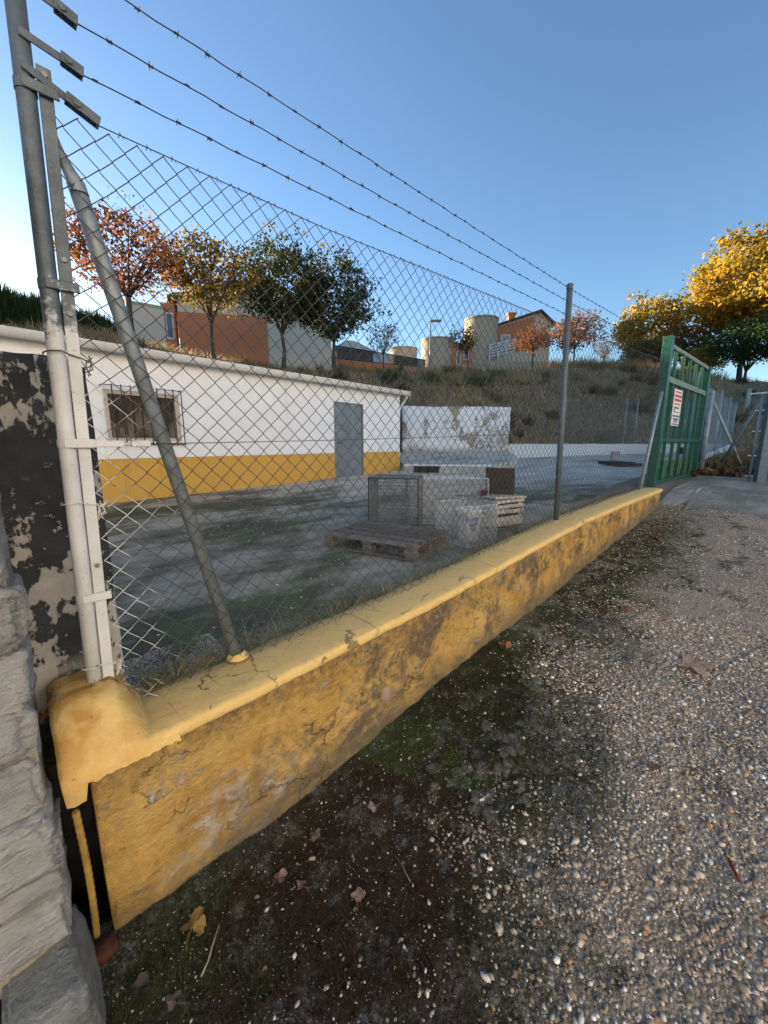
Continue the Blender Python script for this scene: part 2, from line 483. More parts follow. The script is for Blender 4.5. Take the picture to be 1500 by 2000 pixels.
def concrete(name, a, b, moss_amt=.5, far_pale=False):
    n = N(name)
    x, y, z = n.sep()
    big = n.noise(.55, 6, .62); mid = n.noise(2.4, 7, .68); fine = n.noise(30, 6, .7)
    c = n.mix(n.ramp(mid, .3, .7), a, b)
    c = n.mix(n.ramp(fine, .55, .8, 0, .35), c, tuple(q * 1.5 for q in b))
    st = n.noise(1, 7, .68, co=n.map((.75, 1.4, 1), rot=(0, 0, R(-30)), loc=(.7, 2.2, 0)))
    mossc = n.mix(n.ramp(n.noise(3.2, 5, .6), .4, .62), (.050, .043, .028), (.078, .102, .028))
    mossc = n.mix(n.ramp(fine, .45, .75, 0, .6), mossc, (.13, .125, .085))
    m = n.ramp(n.math('ADD', st, n.math('MULTIPLY', n.math('SUBTRACT', fine, .5), .16)), .42, .56)
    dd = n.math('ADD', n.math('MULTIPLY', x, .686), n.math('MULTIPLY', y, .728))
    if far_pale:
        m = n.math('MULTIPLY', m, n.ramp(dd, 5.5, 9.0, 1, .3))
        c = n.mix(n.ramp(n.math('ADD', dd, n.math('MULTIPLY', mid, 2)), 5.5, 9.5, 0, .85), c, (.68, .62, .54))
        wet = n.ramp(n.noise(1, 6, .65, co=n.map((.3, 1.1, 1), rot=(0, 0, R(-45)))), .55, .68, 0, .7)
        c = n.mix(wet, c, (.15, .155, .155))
    c = n.mix(n.math('MULTIPLY', m, moss_amt), c, mossc)
    grit = n.ramp(n.noise(150, 3, .6), .62, .68)
    c = n.mix(n.math('MULTIPLY', grit, .5), c, (.36, .35, .33))
    ck = n.vor(.7, 'DISTANCE_TO_EDGE', co=n.map(rot=(0, 0, .5)))
    c = n.mix(n.ramp(ck, .002, .006, .35, 0), c, (.04, .04, .03))
    h = n.math('ADD', n.math('MULTIPLY', fine, .5), n.math('ADD', mid, n.math('MULTIPLY', m, .5)))
    return n.fin(c, .88, n.bump(h, .012), 0, .35)
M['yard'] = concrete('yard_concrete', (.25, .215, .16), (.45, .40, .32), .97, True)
M['apron'] = concrete('apron_concrete', (.22, .212, .195), (.36, .35, .33), .55)
M['kerb'] = plain('kerb_concrete', (.34, .38, .38), .9, .25, 5, 0, .006, 60)
M['kerb_white'] = plain('whitewashed_cap', (.72, .74, .74), .9, .15, 6)

def tint_mat(name, rough=.85, trans=0., spec=.2, gain=1.):
    n = N(name)
    c = n.attr()
    n.fin(c, rough, None, 0, spec)
    if trans:
        tr = n.node('ShaderNodeBsdfTranslucent'); n.setin(tr.inputs[0], n.mix(1, c, (gain, gain * .92, gain * .55), 'MULTIPLY'))
        mx = n.node('ShaderNodeMixShader'); mx.inputs[0].default_value = trans
        n.l(n.b.outputs[0], mx.inputs[1]); n.l(tr.outputs[0], mx.inputs[2]); n.l(mx.outputs[0], n.out.inputs[0])
    return n.m
M['pebble'] = tint_mat('river_pebbles', .75, 0, .3)
M['mossblade'] = tint_mat('moss_blades', .95, .2)
M['leaf'] = tint_mat('tree_leaves', .65, .5, .3, 1.6)
M['grass'] = tint_mat('dry_grass_blades', .9, .3, .2, 1.2)
M['litter'] = tint_mat('leaf_litter', .85, .2)
M['bark'] = plain('tree_bark', (.075, .06, .047), .95, .35, 20, 0, .01, 40)

def render_wall(name, col, dirt=(.28, .25, .21), amount=.35, scale=2.2):
    n = N(name)
    f = n.noise(scale, 7, .65); g = n.noise(40, 5, .7)
    c = n.mix(n.ramp(f, .35, .7, 0, .5), col, tuple(q * .88 for q in col))
    st = n.noise(1, 6, .65, co=n.map((9, 9, .8)))
    c = n.mix(n.ramp(st, .56, .75, 0, amount), c, dirt)
    return n.fin(c, .9, n.bump(n.math('ADD', g, f), .006))
M['white_wall'] = render_wall('white_render', (.85, .85, .87), (.52, .50, .47), .38)
M['ochre_band'] = render_wall('ochre_band', (.63, .36, .075), (.33, .215, .09), .55)
M['gutter'] = render_wall('white_gutter', (.66, .65, .63), (.36, .33, .28), .35, 4)
M['door'] = plain('grey_steel_door', (.20, .225, .245), .5, .18, 5, .2)
M['cream'] = plain('cream_window_frame', (.50, .43, .36), .6, .2, 12)
M['white_paint'] = plain('white_painted_metal', (.68, .68, .66), .6, .25, 30)
M['black_iron'] = plain('black_iron', (.022, .022, .025), .5, .3, 20, .3)
M['wood_blind'] = plain('wooden_blind', (.28, .14, .06), .65, .35, 30)
def glass():
    n = N('window_glass')
    n.fin((.03, .03, .033), .06, None, 0, .6)
    n.b.inputs['Alpha'].default_value = .38
    return n.m
M['glass'] = glass()
M['tile'] = plain('clay_roof_tile', (.13, .085, .06), .95, .5, 7, 0, .02, 20)

def ruin_mat():
    n = N('flaking_whitewash')
    f = n.noise(1.3, 7, .64, co=n.map((1, 1, .8), loc=(3, 1, .5))); g = n.noise(14, 6, .68)
    v = n.math('ADD', f, n.math('MULTIPLY', n.math('SUBTRACT', g, .5), .42))
    p = n.ramp(v, .545, .575)
    w = n.mix(n.ramp(n.noise(2, 5, .6), .3, .7), (.76, .80, .83), (.64, .68, .71))
    s = n.mix(n.ramp(g, .3, .7), (.25, .205, .15), (.42, .38, .31))
    z = n.sep()[2]
    c = n.mix(p, w, s)
    c = n.mix(n.math('MULTIPLY', n.ramp(n.math('ADD', z, n.math('MULTIPLY', f, .5)), 1.62, 1.4), .8), c, (.30, .29, .25))
    return n.fin(c, .93, n.bump(n.math('SUBTRACT', n.math('MULTIPLY', g, .4), p), .02))
M['ruin'] = ruin_mat()
M['pale_low'] = render_wall('whitewashed_low_wall', (.66, .69, .70), (.28, .27, .23), .6, 1.5)

def bank_mat():
    n = N('dry_bank_earth')
    f = n.noise(.5, 7, .66); g = n.noise(5, 7, .72)
    c = n.mix(n.ramp(g, .3, .7), (.13, .10, .07), (.31, .25, .175))
    c = n.mix(n.ramp(f, .50, .66, 0, .7), c, (.30, .25, .17))
    c = n.mix(n.ramp(n.noise(.4, 6, .65, co=n.map(loc=(9, 4, 2))), .57, .68, 0, .5), c, (.07, .08, .04))
    return n.fin(c, .97, n.bump(g, .12), 0, .1)
M['bank'] = bank_mat()
M['ground'] = plain('far_earth', (.12, .10, .07), .97, .3, .2)
M['orange'] = render_wall('terracotta_render', (.54, .185, .085), (.34, .14, .08), .25, .6)
M['beige'] = render_wall('beige_render', (.62, .49, .38), (.30, .26, .22), .3, .6)
M['cream_render'] = render_wall('cream_render', (.43, .345, .26), (.40, .34, .28), .25, .6)
M['roof_dark'] = plain('dark_roof_tiles', (.075, .058, .05), .9, .35, 3, 0, .05, 8)
M['rail_green'] = plain('dark_green_railing', (.012, .022, .022), .5, .3, 10)
M['lamp_grey'] = plain('lamp_steel', (.25, .25, .25), .5, .2, 10, .4)
def gate_paint():
    n = N('green_gate_paint')
    f = n.noise(8, 6, .65)
    c = n.mix(n.ramp(f, .3, .7), (.008, .062, .040), (.016, .105, .065))
    c = n.mix(n.ramp(n.noise(40, 5, .7), .66, .72, 0, .7), c, (.14, .16, .12))
    return n.fin(c, .45, None, 0, .4)
M['gate'] = gate_paint()
M['gate_edge'] = plain('faded_green_edge', (.15, .21, .165), .6, .25, 12)
M['gate_panel'] = plain('green_panel', (.075, .13, .06), .6, .3, 9)
M['sign_white'] = plain('sign_white', (.70, .67, .68), .5, .08, 12)
M['sign_red'] = plain('sign_red', (.50, .06, .07), .5, .2, 20)
M['sign_blue'] = plain('sign_blue', (.10, .08, .28), .5, .2, 20)
M['sign_black'] = plain('sign_black', (.03, .03, .04), .5, .2, 20)
def wood(name, a, b, rot=0.):
    n = N(name)
    g = n.noise(1, 6, .65, co=n.map((3, 46, 46), rot=(0, 0, rot)))
    rnd = n.node('ShaderNodeObjectInfo').outputs['Random']
    c = n.mix(n.ramp(g, .35, .68), a, b)
    c = n.mix(n.ramp(rnd, 0, 1, 0, .35), c, tuple(q * .5 for q in a))
    return n.fin(c, .9, n.bump(g, .006))
PAL_A = -73.7
M['pallet'] = wood('weathered_pallet_wood', (.085, .07, .058), (.30, .27, .245), R(-PAL_A))
M['cage'] = plain('cage_wire', (.16, .165, .17), .6, .3, 20)
M['cage_pale'] = plain('pale_cage_wire', (.46, .475, .475), .6, .3, 20)
M['cage_dark'] = plain('cage_dark_frame', (.035, .034, .036), .6, .4, 20, .3)
M['bucket'] = plain('white_plastic', (.62, .63, .62), .45, .15, 9)
M['label_blue'] = plain('blue_print', (.05, .07, .30), .5, .2, 20)
M['crate'] = plain('whitewashed_boards', (.46, .43, .395), .9, .35, 14, 0, .004, 50)
M['board_dark'] = plain('dark_board', (.028, .022, .021), .75, .4, 8)

# ------------------------------------------------------------------ heights of the place
SX = [-40, .7, 1.5, 2.3, 3, 3.85, 6, 6.8, 7.6, 9.2, 12, 18, 27, 90]
SZ = [-.03, -.03, .08, .16, .2, .3, .5, .62, .76, .8, .95, 1.1, 1.1, 1.1]
def street_z(x): return float(np.interp(x, SX, SZ))
CX = [-.1, .3, .83, 1.35, 1.8, 2.72, 3.73, 5.07, 6.8]
CZ = [.58, .593, .611, .632, .655, .724, .79, .824, .842]
def cap_z(x): return float(np.interp(x, CX, CZ))
cY, sY = math.cos(R(YAW)), math.sin(R(YAW))
def fwd(x, y): return (x + .04) * cY + (y + 1.283) * sY
def yard_z(x, y):
    D = fwd(x, y)
    z = .40 + .0235 * D + max(0, D - 11) * .03
    z += .17 * math.exp(-((x - 8.8) / 2.0) ** 2 - ((y - .2) / 1.3) ** 2)
    return z

# ------------------------------------------------------------------ SETTING: street, yard, bank, plateau
def grid(name, xs, ys, zf, mat, keep=None):
    nx, ny = len(xs), len(ys)
    v = np.array([(x, y, zf(x, y)) for y in ys for x in xs], 'f')
    f = []
    for j in range(ny - 1):
        for i in range(nx - 1):
            if keep and not keep(.5 * (xs[i] + xs[i + 1]), .5 * (ys[j] + ys[j + 1])): continue
            a = j * nx + i
            f.append((a, a + 1, a + nx + 1, a + nx))
    return structure(link(name, (v, np.array(f)), mat, smooth=True))

xs = list(np.arange(-1.0, 4.0, .035)) + list(np.arange(4.0, 12, .12)) + list(np.arange(12, 60, 3))
xs = [-30, -10, -4] + xs
ys = [-40, -20, -10, -6] + list(np.arange(-4, -2.2, .15)) + list(np.arange(-2.2, .09, .035)) + [.2, .3, .9]
def street_rel(x, y):
    z = street_z(x) - (.0 if y < .1 else .25 if x < 6.7 else 0)
    if -1.2 < x < 12 and y > -4:
        z += .012 * fbm(x, y, 0, 3.1, 3) + .006 * fbm(x, y, 3, 13, 2)
    return z
grid('street', xs, ys, street_rel, M['street'])
grid('yard_floor', list(np.arange(-4, 30, .3)), [.285] + list(np.arange(.5, 12.4, .3)), lambda x, y: yard_z(x, y) + .012 * fbm(x, y, 0, 1.3, 3), M['yard'])
grid('ground', [-900, -60, 90, 1200], [-900, -45, 60, 1200], lambda x, y: -.9, M['ground'])
# concrete apron in front of the gate, ragged near edge
ap = MB()
NP = 150
for i in range(NP):
    y = .02 - i * 4.5 / (NP - 1)
    x0 = 6.35 + .75 * fbm(0, y, 1, 1.4, 6) + .10 * fbm(3, y, 1, 9, 4) + (0.35 if y > -.3 else 0) - .12 * y
    for x in (x0, x0 + .03, x0 + .25, x0 + .8, x0 + 1.6, 9.9):
        ap.v.append((x, y, street_z(x) + (.0 if x == x0 else .008 if x < x0 + .1 else .018)))
    if i:
        for k in range(5):
            a = (i - 1) * 6 + k
            ap.f.append((a, a + 6, a + 7, a + 1))
structure(link('concrete_apron', ap, M['apron'], smooth=False))

crest = [(-60, 26, 5.2), (-25, 20, 5.0), (-10, 17, 4.9), (-2.75, 15.7, 4.88), (0, 15.1, 4.81), (2.4, 14.3, 4.82), (4.75, 14.8, 4.72), (7.9, 15.25, 4.8), (12.75, 14.1, 4.92), (17.1, 12.8, 5.4), (22, 11, 5.8), (27.4, 8.6, 6.3), (32.9, 6.2, 6.45), (37.3, 3.4, 6.0), (44.2, -1.7, 6.0), (62, -20, 6.0), (80, -60, 5)]
toe = [(-58, 20, .4), (-25, 13, .5), (-10, 11.8, .5), (-2.75, 11.6, .55), (0, 11.6, .6), (2.4, 11.7, .6), (4.75, 11.8, .6), (8, 11.7, .7), (10.85, 9.62, 2.5), (13.7, 6.85, 2.45), (16.1, 6.95, 1.05), (20.6, 4.5, 1.05), (24.6, 2.3, 1.05), (27.6, .5, 1.0), (32, -4, 1.0), (46, -18, 1.0), (66, -58, 1)]
def resample(P, k):
    out = []
    for i in range(len(P) - 1):
        for j in range(k):
            t = j / k
            p0 = P[max(0, i - 1)]; p1 = P[i]; p2 = P[i + 1]; p3 = P[min(len(P) - 1, i + 2)]
            out.append(tuple(.5 * ((2 * p1[q]) + (-p0[q] + p2[q]) * t + (2 * p0[q] - 5 * p1[q] + 4 * p2[q] - p3[q]) * t * t + (-p0[q] + 3 * p1[q] - 3 * p2[q] + p3[q]) * t ** 3) for q in range(3)))
    out.append(P[-1])
    return out
K = 10
CR, TO = resample(crest, K), resample(toe, K)
NR = 14
bk = MB()
def bank_pt(i, t):
    a, b = TO[i], CR[i]
    e = t ** .8
    x = a[0] + (b[0] - a[0]) * t; y = a[1] + (b[1] - a[1]) * t
    z = a[2] + (b[2] - a[2]) * e
    w = math.sin(math.pi * t)
    return (x, y, z + .55 * w * fbm(x, y, 5, .35, 4) + .10 * min(1, 4 * t) * fbm(x, y, 1, 1.7, 3))
for i in range(len(CR)):
    for j in range(NR + 1): bk.v.append(bank_pt(i, j / NR))
for i in range(len(CR) - 1):
    for j in range(NR):
        a = i * (NR + 1) + j
        bk.f.append((a, a + NR + 1, a + NR + 2, a + 1))
structure(link('earth_bank', bk, M['bank'], smooth=True))
pl = MB()
rows = [(1.0, 0), (1.06, .12), (1.3, .45), (1.9, .9), (3.5, 1.6), (9, 0), (26, -8)]
for i in range(len(CR)):
    b = bank_pt(i, 1.0)
    for (k, dz) in rows:
        pl.v.append(((b[0] + .04) * k - .04, (b[1] + 1.283) * k - 1.283, b[2] + dz - (.0 if k > 1 else .004)))
n_ = len(rows)
for i in range(len(CR) - 1):
    for j in range(n_ - 1):
        a = i * n_ + j
        pl.f.append((a, a + n_, a + n_ + 1, a + 1))
structure(link('hilltop', pl, M['bank'], smooth=True))

# ------------------------------------------------------------------ low yellow wall
WALL = thing('retaining_wall', 'low ochre painted retaining wall with flaking weathered face under the wire fence', 'wall', (3.3, .15, -.03))
def sweep(x0, x1, step, prof, caps=True):
    mb = MB(); xs_ = list(np.linspace(x0, x1, max(2, int((x1 - x0) / step) + 1)))
    m = None
    for x in xs_:
        p = prof(x); m = len(p)
        for (y, z) in p: mb.v.append((x, y, z))
    for i in range(len(xs_) - 1):
        for k in range(m):
            k2 = (k + 1) % m
            a = i * m
            mb.f.append((a + k, a + m + k, a + m + k2, a + k2))
    mb.f.append(tuple(range(m))); mb.f.append(tuple(range((len(xs_) - 1) * m, len(xs_) * m))[::-1])
    return mb
def body_prof(x):
    top = cap_z(x) - .052; bot = street_z(x) - .12
    out = []
    for k in range(22):
        t = k / 21
        z = bot + (top - bot) * t
        bul = .013 * fbm(x, z, 2, 4.5, 4) + .008 * fbm(x, z, 7, 17, 3) - .012 * max(0, fbm(x, z, 11, 2.2, 3))
        out.append((.004 + bul + (.010 if t < .2 else 0) * (1 - t * 5), z))
    out += [(.27, top), (.27, bot)]
    return out[::-1]
link('wall_body', sweep(.0, 6.74, .022, body_prof), M['wall_body'], WALL, True)
def cap_prof(x):
    c = cap_z(x) + .004 * fbm(x, 0, 0, 3, 3)
    w = .006 * fbm(x, 1, 0, 5, 3) + .003 * fbm(x, 2, 0, 19, 2)
    b = .014 * fbm(x, 5, 0, 6, 4)
    p = [(.012, c - .051), (-.004 + w, c - .050), (-.012 + w, c - .036), (-.013 + w, c - .013), (-.008 + w, c - .004), (.004 + w, c + .0005),
         (.05, c + .004 + .003 * fbm(x, 8, 0, 9, 2)), (.11, c + .005 + .003 * fbm(x, 9, 0, 9, 2)), (.18, c + .003 + .003 * fbm(x, 10, 0, 9, 2)), (.24, c - .004), (.285 + b, c - .016), (.298 + b, c - .04), (.295 + b, c - .3), (.2, c - .3)]
    p[-1] = (.2, c - .051); p[-2] = (.292 + b, c - .051)
    return p[::-1]
joints = [-.015, 1.12, 2.2, 3.22, 4.45, 5.6, 6.752]
for a, b in zip(joints[:-1], joints[1:]):
    link('cap_section', sweep(a + .0015, b - .0015, .02, cap_prof), M['wall_cap'], WALL, True)
# end mound of mortar
mo = MB(); nx, ny = 34, 30
def mound(i, j):
    x = -.066 + .30 * i / (nx - 1); y = -.016 + .36 * j / (ny - 1)
    fx = 1 - max(0, min(1, (x - .085) / .115)); fx = fx * fx * (3 - 2 * fx)
    fy = max(0, min(1, (y + .016) / .17)); fy = math.sin(fy * math.pi / 2) ** .9
    fb = max(0, min(1, (.344 - y) / .05)) ** .5
    h = .155 * fx * fy * fb
    le = max(0, min(1, (x + .066) / .03)) ** .5
    z = cap_z(max(x, 0)) + h - .03 * (1 - le) + .006 * fbm(x, y, 0, 12, 3) * (fx + .2) - .002 - (.02 * (1 - fx) ** 3)
    return (x + .006 * fbm(0, y, 3, 25, 2) * (1 - le), y, z)
for j in range(ny):
    for i in range(nx): mo.v.append(mound(i, j))
for j in range(ny - 1):
    for i in range(nx - 1):
        a = j * nx + i; mo.f.append((a, a + 1, a + nx + 1, a + nx))
def skirt(idx, drop):
    b = len(mo.v)
    for k in idx:
        p = mo.v[k]; mo.v.append((p[0] + .004, p[1] + .002, drop(p)))
    for q in range(len(idx) - 1): mo.f.append((idx[q], b + q, b + q + 1, idx[q + 1]))
skirt([j * nx for j in range(ny)][::-1], lambda p: .5 + .03 * fbm(p[1], 0, 4, 30, 3) + .05 * max(0, .1 - p[1]))
skirt([i for i in range(nx)], lambda p: cap_z(0) - .045 + .012 * fbm(p[0], 3, 0, 40, 2) - (.05 if p[0] < -.02 else 0))
skirt([(ny - 1) * nx + i for i in range(nx)][::-1], lambda p: .5)
link('end_mound', mo, M['wall_cap'], WALL, True)

# ------------------------------------------------------------------ stone wall and pillar at the left
def rock(c, size, seed, power=.42, amp=.1, sub=3, rot=0, rough=.035):
    import bmesh
    bm = bmesh.new(); bmesh.ops.create_icosphere(bm, subdivisions=sub, radius=1)
    for v in bm.verts:
        d = v.co.normalized()
        p = Vector([math.copysign(abs(q) ** power, q) for q in d])
        n1 = noise.fractal(d * 1.7 + Vector((seed * 3.1, seed, 0)), 1, 2, 4)
        n2 = noise.fractal(d * 5 + Vector((seed, 0, seed * 2.)), 1, 2, 3)
        n3 = noise.fractal(Vector((d.x * size[0], d.y * size[1], d.z * size[2] * 2.2)) * 42 + Vector((seed, seed, 0)), 1, 2, 4)
        p *= 1 + amp * n1 + amp * .5 * n2 + rough * n3
        v.co = Vector((p.x * size[0] / 2, p.y * size[1] / 2, p.z * size[2] / 2))
    rm = Matrix.Rotation(rot, 3, 'Y')
    mb = MB(); c = Vector(c)
    mb.add([c + rm @ v.co for v in bm.verts], [tuple(q.index for q in f.verts) for f in bm.faces])
    bm.free()
    return mb
SW = thing('stone_wall', 'rough whitewashed rubble stone wall beside the dark peeling pillar', 'wall', (-.6, .1, -.03))
mo2 = MB(); mo2.box((-.675, .135, 1.0), (1.16, .40, 2.5))
link('mortar_core', mo2, M['mortar'], SW)
random.seed(5)
z = .17; row = 0
while z < 2.2:
    h = random.choice((.085, .11, .13, .16, .15))
    x = -.082 + random.uniform(-.006, .012)
    while x > -1.2:
        w = random.uniform(.13, .30)
        o = link('stone', rock((x - w / 2 + random.uniform(-.008, .004), -.005 + random.uniform(-.014, .014), z + h / 2), (w * .985, .19, h * .97), random.random() * 90, .29, .13, 4, random.uniform(-.07, .07)), M['stone'], SW, True)
        x -= w
    z += h; row += 1
link('foundation_stone', rock((-.135, -.10, -.03), (.17, .30, .36), 3.3, .3, .06, 4, -.12), M['granite'], SW, True)['label'] = 'squared blue grey granite block at the foot'
link('foundation_stone', rock((-.36, -.12, -.06), (.30, .32, .34), 8.1, .32, .08, 4), M['granite_dark'], SW, True)['label'] = 'dark granite block at the foot'
link('foundation_stone', rock((-.70, -.12, -.06), (.36, .32, .36), 12.1, .32, .08, 3), M['granite'], SW, True)

pm = MB()
pr = []
PILW = (-.22, .158)
nz_, nx_ = 60, 22
for j in range(nz_ + 1):
    zz = -.15 + 1.915 * j / nz_
    ring = []
    for (px, py) in [(PILW[0], .352), (PILW[0] + .01, .345)] + [(PILW[0] + .02 + (PILW[1] - PILW[0] - .045) * k / 14, .345) for k in range(15)] + [(PILW[1] - .012, .349), (PILW[1] - .003, .358), (PILW[1], .372), (PILW[1], .60), (PILW[0], .60)]:
        e = .004 * fbm(px, zz, 2, 9, 3)
        top = -.02 * (1 if j == nz_ and px > .12 else 0)
        pm.v.append((px + (e if py > .35 else 0), py - e, zz + top + (.006 * fbm(px, py, 0, 14, 2) if j == nz_ else 0)))
m_ = 22
for j in range(nz_):
    for k in range(m_):
        k2 = (k + 1) % m_
        a = j * m_
        pm.f.append((a + k, a + k2, a + m_ + k2, a + m_ + k))
pm.f.append(tuple(nz_ * m_ + k for k in range(m_)))
PIL = link('pillar', pm, M['pillar'], None, True)
tag(PIL, 'dark grey pillar with peeling paint and pale bare patches behind the fence post', 'pillar')

rb = MB()
pts = [(-.044 + .006 * math.sin(t * 3), .015 + .012 * t, .45 - .49 * t) for t in np.linspace(0, 1, 40)]
rb.tube(pts, [.0085 + (.0016 if i % 2 else 0) for i in range(40)], 8)
tag(link('rebar', rb, M['rebar'], None, False), 'ochre painted ribbed steel bar standing in the dark gap beside the stone wall', 'rebar')
tag(link('brick_fragment', rock((-.03, -.03, -.025), (.07, .06, .05), 4.4, .5, .15, 2), M['brick_red'], None, True), 'small red brick fragment on the ground at the foot of the ochre bar', 'brick')

# ------------------------------------------------------------------ chain link fence
FY = .2
FENCE = thing('chain_link_fence', 'galvanised chain link fence with barbed wire strands standing on the ochre wall', 'fence', (.06, FY, .72))
def post_x(z): return .054 + (.093 - .054) * (z - .73) / 1.86
p_ = MB(); p_.tube([(post_x(z), FY, z) for z in (.60, 1.2, 1.8, 2.3, 2.80)], .0215, 24)
ep = link('end_post', p_, M['galv_painted'], FENCE, True); ep['label'] = 'round steel post painted white below and bare above'
p_ = MB(); p_.lathe((post_x(2.8), FY, 2.80), [(.0235, -.02), (.0235, .006), (.016, .014), (.0005, .018)], 20)
link('post_cap', p_, M['galv'], ep, True)
def bar_x(z): return .090 + (.130 - .090) * (z - .73) / 1.74
p_ = MB(); a = Vector((bar_x(.70), FY - .012, .70)); b = Vector((bar_x(2.46), FY - .012, 2.46))
c = (a + b) / 2; d = b - a
p_.bbox(c, (.030, .008, d.length), .0015, 0, 0, math.atan2(d.x, d.z))
tb = link('tension_bar', p_, M['galv_painted'], FENCE)
for z in (2.44, 2.0, 1.86, 1.5, 1.12):
    q = MB(); q.tube([(bar_x(z), FY - .015, z), (bar_x(z), FY - .022, z)], .007, 6)
    link('bolt', q, M['bolt'], tb)
def clamp(z, name='bracket'):
    q = MB()
    q.bbox((post_x(z) + .028, FY - .026, z), (.075, .006, .026), .002)
    q.lathe((post_x(z), FY, z), [(.0222, -.012), (.0238, -.012), (.0238, .012), (.0222, .012)], 20)
    link(name, q, M['galv_painted'], FENCE)
for z in (1.498, 1.02, 1.93, 2.40): clamp(z)
def tie(z):
    q = MB()
    pts = [(post_x(z) + .03 * math.cos(t), FY + .031 * math.sin(t), z + .004 * t) for t in np.linspace(math.pi * .9, math.pi * 1.6, 8)]
    pts += [(bar_x(z) - .012, FY - .022, z + .014), (bar_x(z) + .018, FY - .021, z + .006), (bar_x(z) + .034, FY - .008, z + .0)]
    q.tube(pts, .0021, 5)
    random.seed(int(z * 1000))
    pts = [(bar_x(z) + .030 + .016 * math.sin(k * 2.4) + random.uniform(-.008, .008), FY - .012 + random.uniform(-.01, .01), z - .012 + .03 * math.cos(k * 1.9)) for k in range(9)]
    q.tube(pts, .0021, 5)
    link('wire_tie', q, M['wire'], FENCE)
for z in (1.735, 1.305, .775): tie(z)
# turnbuckle with mid tension wire
q = MB(); q.bbox((.165, FY - .018, 1.497), (.09, .009, .020), .002); q.tube([(.20, FY - .012, 1.497), (.235, FY - .012, 1.497)], .004, 6)
q.tube([(.236, FY - .03, 1.497), (.236, FY + .005, 1.497)], .009, 8); q.bbox((.262, FY - .012, 1.497), (.045, .018, .022), .004)
link('turnbuckle', q, M['galv_painted'], FENCE)
def line_pts(z0, z1, x0, x1, sag=.01, n=60, y=FY):
    return [(x0 + (x1 - x0) * t, y, z0 + (z1 - z0) * t - sag * 4 * t * (1 - t)) for t in np.linspace(0, 1, n)]
q = MB(); q.tube(line_pts(1.497, 1.60, .28, 3.50, .012, 30, FY - .004), .0016, 5); q.tube(line_pts(1.60, 1.73, 3.50, 7.2, .012, 30, FY - .004), .0016, 5)
link('tension_wire', q, M['wire'], FENCE)
# brace pipe with a flattened bent head
q = MB()
q.tube([(.172, FY + .012, 2.222), (.20, FY + .02, 2.10), (.533, FY + .03, .60)], .0225, 20)
br = link('brace_pipe', q, M['galv'], FENCE, True)
q = MB()
for (x, z, w, t) in [(.128, 2.335, .028, .006), (.142, 2.285, .034, .006), (.158, 2.25, .040, .018), (.172, 2.222, .046, .043), (.178, 2.195, .0465, .0455)]:
    k = len(q.v)
    ang = R(-35) if x < .165 else R(-12)
    for a in range(12):
        th = 2 * math.pi * a / 12
        u = w / 2 * math.cos(th); v = t / 2 * math.sin(th)
        q.v.append((x + u * math.cos(ang), FY + .008 + v, z + u * math.sin(ang) * -.2))
for i in range(4):
    for a in range(12):
        a2 = (a + 1) % 12
        q.f.append((i * 12 + a, (i + 1) * 12 + a, (i + 1) * 12 + a2, i * 12 + a2))
q.f.append(tuple(range(12)))
link('brace_head', q, M['galv'], br, True)
q = MB(); q.lathe((.535, FY + .03, .61), [(.045, 0), (.034, .014), (.024, .022)], 14)
link('mortar_collar', q, M['wall_cap'], br, True)
# intermediate post and far brace
p_ = MB(); p_.tube([(3.60, FY, .74), (3.545, FY, 1.8), (3.498, FY, 2.80)], .0245, 18)
ip = link('line_post', p_, M['galv_dark'], FENCE, True); ip['label'] = 'bare grey round post at the middle of the fence'
p_ = MB(); p_.lathe((3.498, FY, 2.80), [(.0265, -.03), (.0265, .004), (.018, .012), (.0005, .014)], 16); link('post_cap', p_, M['galv_dark'], ip, True)
p_ = MB(); p_.tube([(6.42, FY, .80), (6.98, FY, 2.24)], .024, 14)
link('brace_pipe', p_, M['galv_pale'], FENCE, True)
# barbed strands and tensioners
def top_z(x): return float(np.interp(x, [0.1, .23, 1.0, 3.53, 4.7, 7.2], [2.40, 2.385, 2.385, 2.475, 2.545, 2.68]))
strands = [(2.745, 2.775, 2.95), (2.615, 2.672, 2.85), (2.497, 2.568, 2.75)]
random.seed(3)
for (z0, z1, z2) in strands:
    q = MB(); x0 = .215
    A = line_pts(z0, z1, x0, 3.50, .006, 50); B = line_pts(z1, z2, 3.50, 7.2, .02, 50)
    pts = [(p[0], p[1] + .0012 * math.sin(i * 2.3), p[2] + .0016 * math.sin(i * 1.7)) for i, p in enumerate(A + B[1:])]
    q.tube(pts, .0019, 5)
    x = x0 + random.uniform(.03, .1)
    while x < 7.1:
        i = np.searchsorted([p[0] for p in pts], x); p = pts[min(i, len(pts) - 1)]; c = Vector((x, p[1], p[2]))
        for k in range(2):
            a = random.uniform(0, math.pi); d = Vector((random.uniform(-.5, .5), math.cos(a), math.sin(a))).normalized() * random.uniform(.010, .014)
            o = Vector(((k - .5) * .008, 0, 0))
            q.tube([c + o - d, c + o, c + o + d], [.0006, .0015, .0006], 4, False)
        q.tube([c - Vector((.007, 0, 0)), c + Vector((.007, 0, 0))], .0034, 5, False)
        x += random.uniform(.092, .112)
    link('barbed_wire', q, M['barb'], FENCE)
